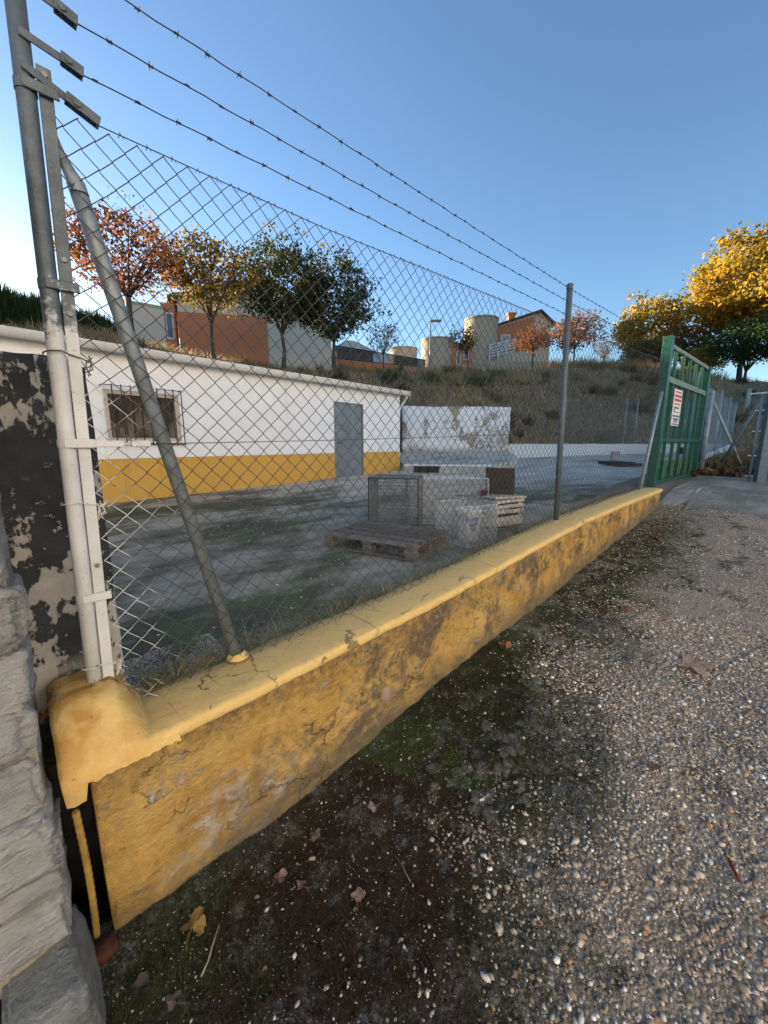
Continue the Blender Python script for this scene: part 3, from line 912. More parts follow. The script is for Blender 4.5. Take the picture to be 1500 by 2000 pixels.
for z in (2.752, 2.624, 2.508, 2.437):
    low = z < 2.45
    e = -.045 if low else -.012
    q = MB()
    a = Vector((post_x(z) - .004, FY - .026, z)); b = Vector((.172, FY - .014, z + e * .55)); c = Vector((.240 if low else .214, FY - .006, z + e))
    d = b - a
    q.bbox((a + b) / 2, (d.length, .005, .020), .001, math.atan2(d.y, d.x), 0, -math.atan2(d.z, d.x))
    tn = link('wire_tensioner', q, M['galv_dark'], FENCE)
    q = MB(); d = c - b; rz, ry = math.atan2(d.y, d.x), -math.atan2(d.z, d.x)
    n_v = Vector((0, .010, 0)); m2 = (b + c) / 2
    q.bbox(m2 + n_v, (d.length + .006, .003, .026), .001, rz, 0, ry); q.bbox(m2 - n_v, (d.length + .006, .003, .026), .001, rz, 0, ry)
    q.bbox(c, (.004, .022, .026), .001, rz, 0, ry)
    q.tube([m2 - n_v * 1.6 + d * -.2, m2 + n_v * 1.6 + d * -.2], .009, 10)
    link('ratchet_body', q, M['galv_dark'], tn)
# the chain link itself: zigzag wires hooked through each other
CELL = .0354
wv, wf = [], []
def warp(x, z):
    u = x + .012 * fbm(x, z, 0, 1.3, 2) * min(1, (x - .1) * 4)
    near = max(0, 1 - abs(x - .14) / .5)
    w = z + .014 * fbm(x, z, 5, 1.1, 2) - .035 * near * max(0, (z - 1.9)) + .012 * near * math.sin(z * 5)
    return u, FY - .006 + .010 * fbm(x, z, 9, 1.6, 2), w
nw = int((7.15 - .12) / CELL)
rw = .0017
for k in range(nw):
    pts = []
    xk = .122 + k * CELL
    cz = cap_z(xk) - .006
    j = 0
    while True:
        side = (j + k) % 2
        zz = top_z(xk) + .006 - j * CELL
        if zz < cz: break
        sx = xk + side * CELL
        s = 1 if side else -1
        for (dx, dz, dy) in ((-.15, .13, .0022), (0, 0, 0), (-.15, -.13, -.0022)):
            px = sx + s * (dx * CELL + .0016)
            if j == 0 and dz > 0: continue
            u, yy, w = warp(px, zz + dz * CELL)
            pts.append((u, yy + dy * s, w))
        j += 1
    if len(pts) < 3: continue
    P = np.array(pts); T = np.gradient(P, axis=0); T /= np.linalg.norm(T, axis=1)[:, None]
    Nn = np.cross(T, (0, 1, 0)); Nn /= np.linalg.norm(Nn, axis=1)[:, None]; Bn = np.cross(T, Nn)
    b = sum(len(q) for q in wv)
    ring = np.stack([P + rw * (Nn * math.cos(a) + Bn * math.sin(a)) for a in (0, 2.094, 4.189)], 1).reshape(-1, 3)
    wv.append(ring)
    i = np.arange(len(P) - 1)[:, None] * 3 + b
    for a in range(3):
        a2 = (a + 1) % 3
        wf.append(np.concatenate([i + a, i + a2, i + 3 + a2, i + 3 + a], 1))
stuff(link('wire_mesh', (np.concatenate(wv), np.concatenate(wf)), M['wire'], FENCE, True))
q = MB(); q.tube([(x, FY - .006, top_z(x)) for x in np.linspace(.24, 7.2, 120)], .0018, 5)
random.seed(9)
for k in range(0, nw, 1):     # twisted knuckles along the top strand
    x = .15 + k * CELL
    if k % 2 == 0 and x > .24:
        z = top_z(x); s = random.uniform(-.006, .006)
        q.tube([(x - .006, FY - .009, z - .010), (x + s, FY - .003, z + .009), (x + .008, FY - .008, z - .008)], .0014, 4)
link('top_strand', q, M['wire'], FENCE)

# ------------------------------------------------------------------ white building in the yard
BA = R(5.5); BP = Vector((5.712, 6.612, 0))
ex = Vector((math.cos(BA), math.sin(BA), 0)); ey = Vector((-math.sin(BA), math.cos(BA), 0))
def bl(s, n, z): return BP + ex * s + ey * n + Vector((0, 0, z))
def bbx(mb, s0, s1, n0, n1, z0, z1, bev=0):
    c = bl((s0 + s1) / 2, (n0 + n1) / 2, (z0 + z1) / 2); sz = (s1 - s0, n1 - n0, z1 - z0)
    return mb.bbox(c, sz, bev, BA) if bev else mb.box(c, sz, BA)
SH = thing('outbuilding', 'long white single storey building with ochre lower band and grey steel door', 'building', bl(-2, 2.2, .5))
S0, S1 = -10.0, 2.56
WN = (-4.72, -3.60, 1.53, 2.32)   # window opening s0 s1 z0 z1
DR = (0, 1.03, .52, 2.50)
def wall_with_holes(n0, n1, zlo, zhi, holes):
    mb = MB(); ss = sorted({S0, S1} | {h[0] for h in holes} | {h[1] for h in holes})
    for a, b in zip(ss[:-1], ss[1:]):
        zs = [(zlo, zhi)]
        for h in holes:
            if h[0] <= a and b <= h[1]:
                zs = [(u, v) for (p, q) in zs for (u, v) in ((p, min(q, h[2])), (max(p, h[3]), q)) if v - u > 1e-4]
        for (u, v) in zs: bbx(mb, a, b, n0, n1, u, v)
    return mb
link('wall', wall_with_holes(0, .25, 1.25, 2.90, [WN, DR]), M['white_wall'], SH)
link('painted_band', wall_with_holes(-.006, .25, .1, 1.249, [(DR[0], DR[1], 0, 9)]), M['ochre_band'], SH)
q = MB(); bbx(q, S1 - .25, S1, .25, 4.4, .1, 1.249); link('painted_band', q, M['ochre_band'], SH)
q = MB(); bbx(q, S1 - .25, S1, .25, 4.4, 1.25, 2.9); bbx(q, S0, S1, 4.4, 4.6, .1, 2.9); link('wall', q, M['white_wall'], SH)
q = MB(); bbx(q, S0 - .1, S1 + .1, -.13, 4.7, 2.905, 2.955); link('eave_slab', q, M['gutter'], SH)
# half round gutter
q = MB(); n_seg = 12
for s in (S0 - .1, S1 + .16):
    for k in range(n_seg + 1):
        a = math.pi + math.pi * k / n_seg
        p = bl(s, -.215 + .085 * math.cos(a), 2.955 + .115 * math.sin(a)); q.v.append(tuple(p))
    for k in range(n_seg, -1, -1):
        a = math.pi + math.pi * k / n_seg
        p = bl(s, -.215 + .080 * math.cos(a), 2.957 + .110 * math.sin(a)); q.v.append(tuple(p))
m_ = 2 * (n_seg + 1)
for k in range(m_):
    k2 = (k + 1) % m_; q.f.append((k, k2, m_ + k2, m_ + k))
q.f.append(tuple(range(n_seg + 1))); q.f.append(tuple(m_ + k for k in range(n_seg + 1))[::-1])
gut = link('gutter', q, M['gutter'], SH, True)
for s in np.arange(-9, 2.5, 1.15):
    q = MB(); q.tube([bl(s, -.302, 2.96), bl(s, -.29, 2.90), bl(s, -.215, 2.836), bl(s, -.14, 2.90)], .006, 5); link('gutter_strap', q, M['gutter'], gut)
q = MB(); q.tube([bl(2.62, -.2, 2.86), bl(2.62, -.2, 2.78), bl(2.60, -.02, 2.55), bl(2.60, .05, 2.45), bl(2.60, .05, .66)], .036, 12)
link('downpipe', q, M['gutter'], SH, True)
# clay tile roof, single pitch
q = MB(); npitch = 10; wv_ = np.arange(S0 - .12, S1 + .14, .045)
for j in range(npitch + 1):
    n = -.17 + 4.9 * j / npitch; z = 2.985 + .105 * (n + .17)
    for s in wv_:
        q.v.append(tuple(bl(s, n, z + .032 * math.cos(s * 2 * math.pi / .21) + .01 * fbm(s, n, 0, 2.5, 2))))
nn = len(wv_)
for j in range(npitch):
    for i in range(nn - 1):
        a = j * nn + i; q.f.append((a, a + 1, a + nn + 1, a + nn))
b = len(q.v)
for i in range(nn): p = q.v[i]; q.v.append((p[0], p[1] + .002, p[2] - .022))
for i in range(nn - 1): q.f.append((i, b + i, b + i + 1, i + 1))
stuff(link('roof_tiles', q, M['tile'], SH, True))
# door
q = MB(); bbx(q, DR[0] + .03, DR[1] - .03, .03, .075, .54, DR[3] - .03, .004); dr = link('door', q, M['door'], SH)
q = MB(); bbx(q, DR[0], DR[0] + .03, .0, .09, .52, DR[3]); bbx(q, DR[1] - .03, DR[1], .0, .09, .52, DR[3]); bbx(q, DR[0] + .03, DR[1] - .03, .0, .09, DR[3] - .03, DR[3]); link('door_frame', q, M['door'], dr)
q = MB(); q.tube([bl(.12, .03, 1.5), bl(.12, -.02, 1.5), bl(.24, -.02, 1.5)], .011, 8); link('door_handle', q, M['black_iron'], dr)
# window
s0, s1, z0, z1 = WN
win = MB(); bbx(win, s0, s0 + .075, .03, .12, z0, z1); bbx(win, s1 - .075, s1, .03, .12, z0, z1); bbx(win, s0 + .075, s1 - .075, .03, .12, z1 - .06, z1); bbx(win, s0 + .075, s1 - .075, .03, .12, z0, z0 + .05)
wo_ = link('window_frame', win, M['cream'], SH)
q = MB(); sm = -3.985; bbx(q, sm - .025, sm + .025, .02, .10, z0 + .05, z1 - .06); link('mullion', q, M['white_paint'], wo_)
for (a, b) in ((s0 + .075, sm - .025), (sm + .025, s1 - .075)):
    q = MB(); bbx(q, a, b, .07, .078, z0 + .05, z1 - .06); link('pane', q, M['glass'], wo_)
for k in range(14):
    a = s0 + .085 + k * .0685
    q = MB(); bbx(q, a, a + .058, .15, .165, z0 - .02, z1 + .02, .003); link('blind_slat', q, M['wood_blind'], wo_)
q = MB(); bbx(q, s0 - .05, s1 + .08, -.05, .03, z0 - .06, z0 - .004, .006); link('window_sill', q, M['white_wall'], wo_)
GR = MB(); g0, g1, gz0, gz1 = -4.74, -3.60, 1.475, 2.375
gy = -.11
q = MB(); q.tube([bl(g0, 0, gz1), bl(g0, gy, gz1), bl(g1, gy, gz1), bl(g1, 0, gz1)], .008, 6)
gr = link('window_grille', q, M['black_iron'], SH)
q = MB(); q.tube([bl(g0, 0, gz0), bl(g0, gy, gz0), bl(g1, gy, gz0), bl(g1, 0, gz0)], .008, 6); link('grille_rail', q, M['black_iron'], gr)
for k in range(10):
    s = g0 + (g1 - g0) * k / 9
    q = MB(); q.tube([bl(s, gy - .003, gz0 - .02), bl(s, gy - .003, gz1 + .02)], .0085, 6); link('bar', q, M['white_paint'] if k == 0 else M['black_iron'], gr)

# ------------------------------------------------------------------ kerb platform, ruined wall, low walls
KA, KB = Vector((8.36, 6.62, 0)), Vector((9.72, 4.38, 0))
KA = Vector((7.95, 6.36, 0)); KB = Vector((9.66, 4.42, 0))
kd = (KB - KA).normalized(); kn = Vector((-kd.y, kd.x, 0))
if kn.x < 0: kn = -kn
krz = math.atan2(kd.y, kd.x); kl = (KB - KA).length
KT = thing('loading_kerb', 'raised pale concrete kerb with white top and black grating in the yard', 'kerb', ((KA + KB) / 2) + Vector((0, 0, .6)))
def kb(t0, t1, n0, n1, z0, z1, bev=.0):
    mb = MB(); c = KA + kd * (t0 + t1) / 2 + kn * (n0 + n1) / 2; c.z = (z0 + z1) / 2
    return mb.bbox(c, (t1 - t0, abs(n1 - n0), z1 - z0), bev or .004, krz)
link('kerb_face', kb(0, .27, 0, .35, .5, .85), M['kerb'], KT)
link('kerb_face', kb(1.0, kl - .14, 0, .35, .5, .85), M['kerb'], KT)
link('kerb_end', kb(kl - .138, kl, -.01, .36, .5, .86), M['crate'], KT)
link('kerb_top', kb(0, kl - .14, -.012, .36, .852, .888), M['kerb_white'], KT)
link('drain_box', kb(.272, .998, .08, .34, .5, .85), M['sign_black'], KT)
for k in range(9):
    t = .30 + k * .078
    mb = MB(); a = KA + kd * t - kn * -.01; b = KA + kd * (t + .08) + kn * .01
    mb.tube([(a.x, a.y, .845), (b.x, b.y, .60)], .012, 5); link('grate_bar', mb, M['black_iron'], KT)
# platform behind the kerb
pf = MB()
A0 = KA + kn * .362; B0 = KB + kn * .362
pf.prism([(A0.x, A0.y, .872), (8.75, 7.5, .95), (10.8, 9.3, 1.14), (13.9, 6.35, 1.14), (12.6, 5.3, 1.0), (B0.x, B0.y, .872)][::-1], (0, 0, -.6))
structure(link('yard_platform', pf, M['yard']))
RA, RB = Vector((10.75, 9.16, 0)), Vector((13.75, 6.35, 0))
rd = (RB - RA).normalized(); rn = Vector((-rd.y, rd.x, 0)); rn = rn if rn.x > 0 else -rn
q = MB(); NW = 40
for i in range(NW + 1):
    p = RA + rd * (RB - RA).length * i / NW
    tz = 2.86 - .02 * i / NW + .03 * fbm(i * .12, 0, 0, 1, 3)
    for k in range(14):
        z = .8 + (tz - .8) * k / 13
        e = .03 * fbm(i * .15, z, 3, 1.5, 4)
        q.v.append((p.x - rn.x * e, p.y - rn.y * e, z))
    q.v.append((p.x + rn.x * .4, p.y + rn.y * .4, tz)); q.v.append((p.x + rn.x * .4, p.y + rn.y * .4, .8))
for i in range(NW):
    for k in range(16):
        k2 = (k + 1) % 16; a = i * 16
        q.f.append((a + k, a + k2, a + 16 + k2, a + 16 + k))
q.f.append(tuple(range(16))[::-1]); q.f.append(tuple(NW * 16 + k for k in range(16)))
tag(link('ruined_wall', q, M['ruin'], None, True), 'white wall with flaking plaster and bare stone patches below the earth bank', 'wall')
def wall_strip(name, label, a, b, za, zb, h0, h1, th, mat, cat='wall'):
    a, b = Vector((*a, 0)), Vector((*b, 0)); d = (b - a).normalized(); n = Vector((-d.y, d.x, 0)) * th
    q = MB(); K_ = 40
    for i in range(K_ + 1):
        t = i / K_; p = a + (b - a) * t; z0 = za + (zb - za) * t; h = h0 + (h1 - h0) * t + .025 * fbm(i * .4, 0, 1, 1, 3)
        e = .02 * fbm(i * .4, 1, 1, 1, 3)
        q.v += [(p.x - n.x * e, p.y - n.y * e, z0 - .3), (p.x - n.x * e, p.y - n.y * e, z0 + h), (p.x + n.x, p.y + n.y, z0 + h), (p.x + n.x, p.y + n.y, z0 - .3)]
    for i in range(K_):
        for k in range(4):
            k2 = (k + 1) % 4; q.f.append((i * 4 + k, i * 4 + k2, i * 4 + 4 + k2, i * 4 + 4 + k))
    q.f.append((0, 1, 2, 3)[::-1]); q.f.append(tuple(K_ * 4 + k for k in range(4)))
    return tag(link(name, q, mat), label, cat)
wall_strip('boundary_wall', 'low whitewashed wall running along the foot of the grassy bank', (13.95, 6.75), (26.1, 1.05), 1.0, 1.0, .46, .44, .25, M['pale_low'])
wall_strip('boundary_wall', 'low grey white wall behind the green gate carrying wire mesh posts', (11.2, .40), (26.0, 1.0), .90, 1.05, .14, .4, .22, M['pale_low'])
# far fences on those walls
def far_fence(name, label, pts, h, posts, brace=None, cell=.10):
    F_ = thing(name, label, 'fence', pts[0])
    a, b = Vector(pts[0]), Vector(pts[1]); L_ = (b - a).length
    for t in posts:
        p = a + (b - a) * t
        q = MB(); q.tube([p - Vector((0, 0, .15)), p + Vector((0, 0, h + .12))], .032, 8); link('post', q, M['galv_pale'], F_, True)
    if brace:
        for (t0, t1) in brace:
            q = MB(); p = a + (b - a) * t0; r = a + (b - a) * t1; q.tube([p + Vector((0, 0, h * .85)), r], .022, 6); link('brace', q, M['galv_pale'], F_, True)
    nW = int(L_ / (cell / 2)); nH = int(h / (cell / 2)); d = (b - a) / nW
    vs, fs = [], []
    r = .0022
    tz = np.arange(nH + 1)
    base = 0
    for k in range(nW):
        o = ((tz + k) % 2)
        P = np.array(a)[None, :] + np.array(d)[None, :] * (k + o)[:, None] + np.stack([0 * tz, 0 * tz, tz * cell / 2], 1)
        side = np.array([d.x, d.y, 0]) / d.length * r
        nrm = np.array([-d.y, d.x, 0]) / d.length * r
        ring = np.stack([P + side, P - .5 * side + .87 * nrm, P - .5 * side - .87 * nrm], 1).reshape(-1, 3)
        vs.append(ring); i = np.arange(nH)[:, None] * 3 + base
        for q_ in range(3):
            q2 = (q_ + 1) % 3; fs.append(np.concatenate([i + q_, i + q2, i + 3 + q2, i + 3 + q_], 1))
        base += len(ring)
    stuff(link('wire_mesh', (np.concatenate(vs), np.concatenate(fs)), M['galv_pale'], F_))
    return F_
far_fence('wire_fence', 'tall thin wire fence with slender pale posts along the foot of the bank', [(16.2, 5.75, 1.42), (26.0, 1.2, 1.42)], 1.9, [.05, .36, .42, .58, .72, .95], None, .12)
far_fence('wire_fence', 'galvanised mesh fence with close set posts on the wall behind the gate', [(11.6, .48, 1.02), (26.0, 1.05, 1.42)], 1.95, [.0, .42, .72, .98], [(0.0, .2)], .11)
for (x, y, z, h) in ((29.5, 2.6, 2.2, 2.6), (33.0, 1.2, 2.6, 2.4)):
    q = MB(); q.box((x, y, z + h / 2 - .3), (.2, .2, h), .4); q.box((x, y, z + h - .27), (.26, .26, .06), .4)
    tag(link('concrete_post', q, M['kerb']), 'short grey concrete post standing on the shrubby bank behind the mesh fence', 'post', 'concrete posts on the bank')

# ------------------------------------------------------------------ green gate
GA, GB = Vector((7.27, .25, 0)), Vector((10.2, .15, 0))
gd = (GB - GA).normalized(); grz = math.atan2(gd.y, gd.x); gl = (GB - GA).length
GZ0, GZ1 = .80, 2.99
GATE = thing('metal_gate', 'tall green metal gate with vertical bars at the end of the ochre wall', 'gate', (GA.x, GA.y, .78))
def gbx(t0, t1, z0, z1, th, n=0., bev=.003):
    mb = MB(); c = GA + gd * (t0 + t1) / 2; c = Vector((c.x - gd.y * n, c.y + gd.x * n, (z0 + z1) / 2))
    return mb.bbox(c, (t1 - t0, th, z1 - z0), bev, grz)
link('gate_post', gbx(-.06, .06, .55, GZ1 + .08, .12), M['gate'], GATE)
link('edge_strip', gbx(.061, .085, GZ0, GZ1 + .05, .05), M['gate_edge'], GATE)
link('gate_post', gbx(gl - .05, gl + .05, .6, GZ1, .10), M['gate'], GATE)
link('top_rail', gbx(.087, gl - .052, GZ1 - .06, GZ1, .05), M['gate_edge'], GATE)
link('middle_rail', gbx(.087, gl - .052, 2.43, 2.52, .06), M['gate_edge'], GATE)
link('lower_rail', gbx(.087, gl - .052, 1.52, 1.57, .04), M['gate'], GATE)
link('bottom_rail', gbx(.087, gl - .052, GZ0 + .03, GZ0 + .09, .05), M['gate'], GATE)
for k in range(1, 6):
    t = gl * k / 6
    link('bar', gbx(t - .02, t + .02, GZ0 + .092, 2.428, .05), M['gate'], GATE)
    link('bar', gbx(t - .018, t + .018, 2.522, GZ1 - .062, .045), M['gate'], GATE)
    link('edge_strip', gbx(t + .022, t + .034, 1.6, GZ1 - .065, .03), M['gate_edge'], GATE)
q = MB()
for z in np.arange(GZ0 + .12, 2.42, .10):
    c = gbx(.09, gl - .055, z, z + .005, .005, .012, .0005); q.add(c.v, c.f)
for t in np.arange(.12, gl - .06, .14):
    c = gbx(t, t + .005, GZ0 + .1, 2.425, .005, .018, .0005); q.add(c.v, c.f)
stuff(link('welded_mesh', q, M['gate'], GATE))
for k in range(6):
    t0, t1 = gl * k / 6 + .03, gl * (k + 1) / 6 - .03
    if k == 0: t0 = .09
    if k == 5: t1 = gl - .055
    link('lower_panel', gbx(t0, t1, GZ0 + .1, 1.20, .006, .03, .001), M['gate_panel'], GATE)
q = gbx(gl * .5 - .02, gl * .5 + .06, 1.30, 1.42, .05, -.04); link('latch', q, M['black_iron'], GATE)
# notice sign wired to the bars
SG = thing('notice_sign', 'white notice board with red upper lines and violet blue lower band on the gate', 'sign', tuple(GA + gd * .75 + Vector((0, -.05, 1.7))))
t0, t1, z0, z1 = .50, .99, 1.78, 2.36
link('board', gbx(t0, t1, z0, z1, .008, -.045, .001), M['sign_white'], SG)
random.seed(4)
def marks(zc, h, mat, w0, w1, gap, n=-.0505):
    t = t0 + w0
    while t < t1 - w1:
        w = random.uniform(.018, .04)
        c = gbx(t, min(t + w, t1 - w1), zc - h / 2 * random.uniform(.7, 1), zc + h / 2, .002, n, .0004)
        link('print_mark', c, mat, SG)
        t += w + gap
marks(2.315, .030, M['sign_red'], .05, .08, .016)
marks(2.255, .045, M['sign_red'], .04, .04, .008)
marks(2.19, .045, M['sign_red'], .04, .05, .009)
marks(2.13, .030, M['sign_red'], .09, .09, .02)
marks(2.07, .030, M['sign_black'], .05, .12, .02)
link('print_mark', gbx(t0 + .08, t0 + .13, 1.99, 2.05, .002, -.0505, .0004), M['sign_black'], SG)
marks(2.0, .018, M['sign_blue'], .16, .08, .022)
link('print_band', gbx(t0 + .03, t1 - .02, 1.925, 1.95, .002, -.0505, .0004), M['sign_blue'], SG)
marks(1.885, .035, M['sign_blue'], .09, .06, .010)
marks(1.845, .025, M['sign_blue'], .12, .12, .012)
link('print_band', gbx(t0 + .04, t1 - .04, 1.795, 1.815, .002, -.0505, .0004), M['sign_blue'], SG)

# gate end post, crossed braces, square steel post
FP = thing('fence_panel_end', 'galvanised round post with two crossed brace pipes beyond the green gate', 'fence post', (10.45, .1, .8))
q = MB(); q.tube([(10.42, .06, .78), (10.42, .06, 2.52)], .045, 14); q.lathe((10.42, .06, 2.52), [(.05, -.03), (.05, .01), (.001, .03)], 12); link('post', q, M['galv_pale'], FP, True)
q = MB(); q.tube([(10.46, .04, 2.36), (11.35, -.60, .78)], .028, 10); link('brace', q, M['galv_pale'], FP, True)
q = MB(); q.tube([(9.45, -.74, 2.24), (10.7, -.3, 1.3), (12.25, .05, .86)], .026, 10); link('brace', q, M['galv_pale'], FP, True)
q = MB(); q.tube([(10.62, .12, 2.2), (10.80, .16, .82)], .02, 8); link('strut', q, M['rail_green'], FP, True)
SP = thing('square_post', 'thick square galvanised gate post with hinge pins at the street side', 'post', (9.3, -.9, .78))
q = MB(); q.bbox((9.30, -.90, 1.58), (.135, .135, 1.66), .008, R(26)); link('post', q, galv('gate_post_steel', (.10, .145, .185), .6), SP)
q = MB(); q.tube([(9.36, -.76, .80), (9.36, -.76, 2.36)], .018, 8); link('side_tube', q, M['galv_pale'], SP, True)
for z in (2.34, 2.05, 1.70, 1.28, .92):
    q = MB(); q.tube([(9.30, -.90, z), (9.40, -.70 if z < 2.3 else -.60, z)], .014, 6); link('hinge_pin', q, M['white_paint'], SP)

# ------------------------------------------------------------------ pallet, cages, bucket, crate
pa = R(PAL_A); pa_d = Vector((math.cos(pa), math.sin(pa), 0)); pb_d = Vector((-math.sin(pa), math.cos(pa), 0))
P0 = Vector((2.06, 1.80, yard_z(2.4, 1.4)))
PALL = thing('wooden_pallet', 'weathered grey wooden pallet lying flat in front of the wire cages', 'pallet', P0 + pa_d * .5 + pb_d * .36)
def pbx(u0, u1, v0, v1, z0, z1, tilt=0):
    mb = MB(); c = P0 + pa_d * (u0 + u1) / 2 + pb_d * (v0 + v1) / 2; c.z = P0.z + (z0 + z1) / 2
    return mb.bbox(c, (u1 - u0, v1 - v0, z1 - z0), .004, pa, tilt)
random.seed(2)
for k in range(5):
    v = .0 + k * .160
    link('top_slat', pbx(random.uniform(-.012, .008), .98 + random.uniform(-.01, .012), v, v + .098, .122 + random.uniform(-.002, .002), .144, random.uniform(-.02, .02)), M['pallet'], PALL)
for u in (0.0, .44, .88):
    link('cross_board', pbx(u, u + .1, 0, .738, .099, .119), M['pallet'], PALL)
    for v in (.0, .32, .64):
        link('block', pbx(u + .003, u + .097, v + .004, v + .094, .023, .097), M['pallet'], PALL)
for v in (0, .32, .64):
    link('bottom_board', pbx(0, .98, v, v + .098, 0, .02), M['pallet'], PALL)

def cage(name, label, c, rz, sx, sy, sz, z0, sp, r, mat, frame_mat, lid=True):
    e = thing(name, label, 'cage', (c[0], c[1], z0))
    m = Matrix.Translation((c[0], c[1], z0)) @ Matrix.Rotation(rz, 4, 'Z')
    def T(p): return m @ Vector(p)
    hx, hy = sx / 2, sy / 2
    sides = [((-hx, -hy), (hx, -hy)), ((hx, -hy), (hx, hy)), ((hx, hy), (-hx, hy)), ((-hx, hy), (-hx, -hy))]
    for (a, b) in sides:
        q = MB(); L_ = math.hypot(b[0] - a[0], b[1] - a[1]); n1 = int(L_ / sp)
        for k in range(n1 + 1):
            t = k / n1; x, y = a[0] + (b[0] - a[0]) * t, a[1] + (b[1] - a[1]) * t
            j = random.uniform(-.004, .004)
            q.tube([T((x, y, .0)), T((x + j, y + j, sz * .5)), T((x, y, sz))], r, 3, False)
        n2 = int(sz / (sp * 2.2))
        for k in range(n2 + 1):
            z = sz * k / n2; q.tube([T((*a, z)), T((*b, z))], r, 3, False)
        stuff(link('wire_panel', q, mat, e))
    for top in ((0, sz) if lid else (0,)):
        q = MB()
        for k in range(int(sx / (sp * 1.5)) + 1):
            x = -hx + sx * k / int(sx / (sp * 1.5)); q.tube([T((x, -hy, top)), T((x, hy, top))], r, 3, False)
        for k in range(int(sy / (sp * 1.5)) + 1):
            y = -hy + sy * k / int(sy / (sp * 1.5)); q.tube([T((-hx, y, top)), T((hx, y, top))], r, 3, False)
        stuff(link('wire_panel', q, mat, e))
    for (x, y) in ((-hx, -hy), (hx, -hy), (hx, hy), (-hx, hy)):
        q = MB(); q.tube([T((x, y, 0)), T((x, y, sz))], .006, 6); link('corner_rod', q, frame_mat, e)
    for z in (0.004, sz):
        q = MB(); q.tube([T((-hx, -hy, z)), T((hx, -hy, z)), T((hx, hy, z)), T((-hx, hy, z)), T((-hx, -hy, z))], .006, 6); link('rim', q, frame_mat, e)
    return e
random.seed(8)
ca = math.atan2(1.552 - 2.019, 3.15 - 2.826)
cA = Vector((2.99, 1.785, 0)) + Vector((-math.sin(ca), math.cos(ca), 0)) * .23
cage('wire_cage', 'tall open wire cage with dark rims standing behind the pallet', cA, ca, .57, .46, .60, yard_z(cA.x, cA.y), .019, .0030, M['cage'], M['cage_dark'])
cB = Vector((3.86, 1.72, 0))
cage('wire_cage', 'wide pale wire cage behind the white bucket', cB, R(-43), .98, .42, .56, yard_z(cB.x, cB.y), .021, .0034, M['cage_pale'], M['cage_pale'])
cC = Vector((3.27, .985, 0))
cage('wire_cage', 'low wire cage in front of the ochre wall with a white bucket inside', cC, R(-10), .40, .46, .40, yard_z(cC.x, cC.y), .021, .0030, M['cage_pale'], M['cage_pale'], False)
bc = Vector((3.30, .97, yard_z(3.3, .97) + .006))
BK = thing('plastic_bucket', 'white plastic bucket with a blue printed emblem standing inside the low wire cage', 'bucket', bc)
q = MB(); q.lathe(bc, [(.002, .004), (.098, 0), (.104, .01), (.122, .30), (.130, .305), (.130, .335), (.124, .338), (.118, .335), (.100, .02), (.002, .018)], 28); link('bucket_body', q, M['bucket'], BK, True)
q = MB(); n_ = 14
for (zz, r_, w0, w1) in [(.27, .1212, .0, 1.0), (.22, .1176, .05, .98), (.17, .1142, .3, .85), (.12, .1108, .4, .75), (.09, .1088, .45, .68)]:
    for k in range(n_ + 1):
        a = R(-165) + R(75) * (w0 + (w1 - w0) * k / n_); q.v.append((bc.x + (r_ + .001) * math.cos(a), bc.y + (r_ + .001) * math.sin(a), bc.z + zz))
for j in range(4):
    for k in range(n_):
        a = j * (n_ + 1) + k; q.f.append((a, a + n_ + 1, a + n_ + 2, a + 1))
link('printed_emblem', q, M['label_blue'], BK, True)
q = MB(); q.tube([bc + Vector((.128 * math.cos(t), .128 * math.sin(t) * .9, .30 - .05 * math.sin((t - 2.6) * 1.2))) for t in np.linspace(2.6, 5.6, 18)], .0025, 5); link('handle', q, M['galv'], BK)
# white crate with slats and dark board
cr = Vector((4.22, 1.16, 0)); crz = R(-14); cz0 = yard_z(cr.x, cr.y)
CRT = thing('slatted_crate', 'white painted slatted wooden crate standing by the fence post', 'crate', (cr.x, cr.y, cz0))
def cbx(u0, u1, v0, v1, z0, z1, tilt=0.):
    mb = MB(); r_ = Matrix.Rotation(crz, 3, 'Z'); c = cr + r_ @ Vector(((u0 + u1) / 2, (v0 + v1) / 2, 0)); c.z = cz0 + (z0 + z1) / 2
    return mb.bbox(c, (u1 - u0, v1 - v0, z1 - z0), .004, crz, 0, tilt)
cw, cd = .23, .17
random.seed(12)
for (za, zb) in ((0, .12), (.15, .20), (.215, .262), (.28, .32)):
    for v in (-cd, cd - .018):
        link('slat', cbx(-cw, cw, v, v + .018, za + .003, zb, random.uniform(-.02, .02)), M['crate'], CRT)
    for u in (-cw - .02, cw + .002):
        link('slat', cbx(u, u + .018, -cd, cd, za + .003, zb), M['crate'], CRT)
link('lid_board', cbx(-cw - .03, cw + .03, -cd - .02, .0, .335, .36, .03), M['crate'], CRT)
link('lid_board', cbx(-cw - .03, cw + .03, .01, cd + .02, .33, .355, -.01), M['crate'], CRT)
for u in (-cw + .02, cw - .05):
    for v in (-cd + .02, cd - .05): link('corner_post', cbx(u, u + .03, v, v + .03, .0, .328), M['crate'], CRT)
q = MB(); c = Vector((cr.x + .03, cr.y + .02, cz0 + .36 + .165)); q.bbox(c, (.36, .025, .325), .003, R(-40), R(-9), R(2))
tag(link('dark_board', q, M['board_dark']), 'square dark brown board leaning upright on top of the white crate', 'board')
q = MB(); q.bbox((cr.x - .20, cr.y + .09, cz0 + .36 + .035), (.10, .07, .06), .004, .3); tag(link('brick', q, M['brick_red']), 'small red brick lying on the white crate beside the dark board', 'brick')
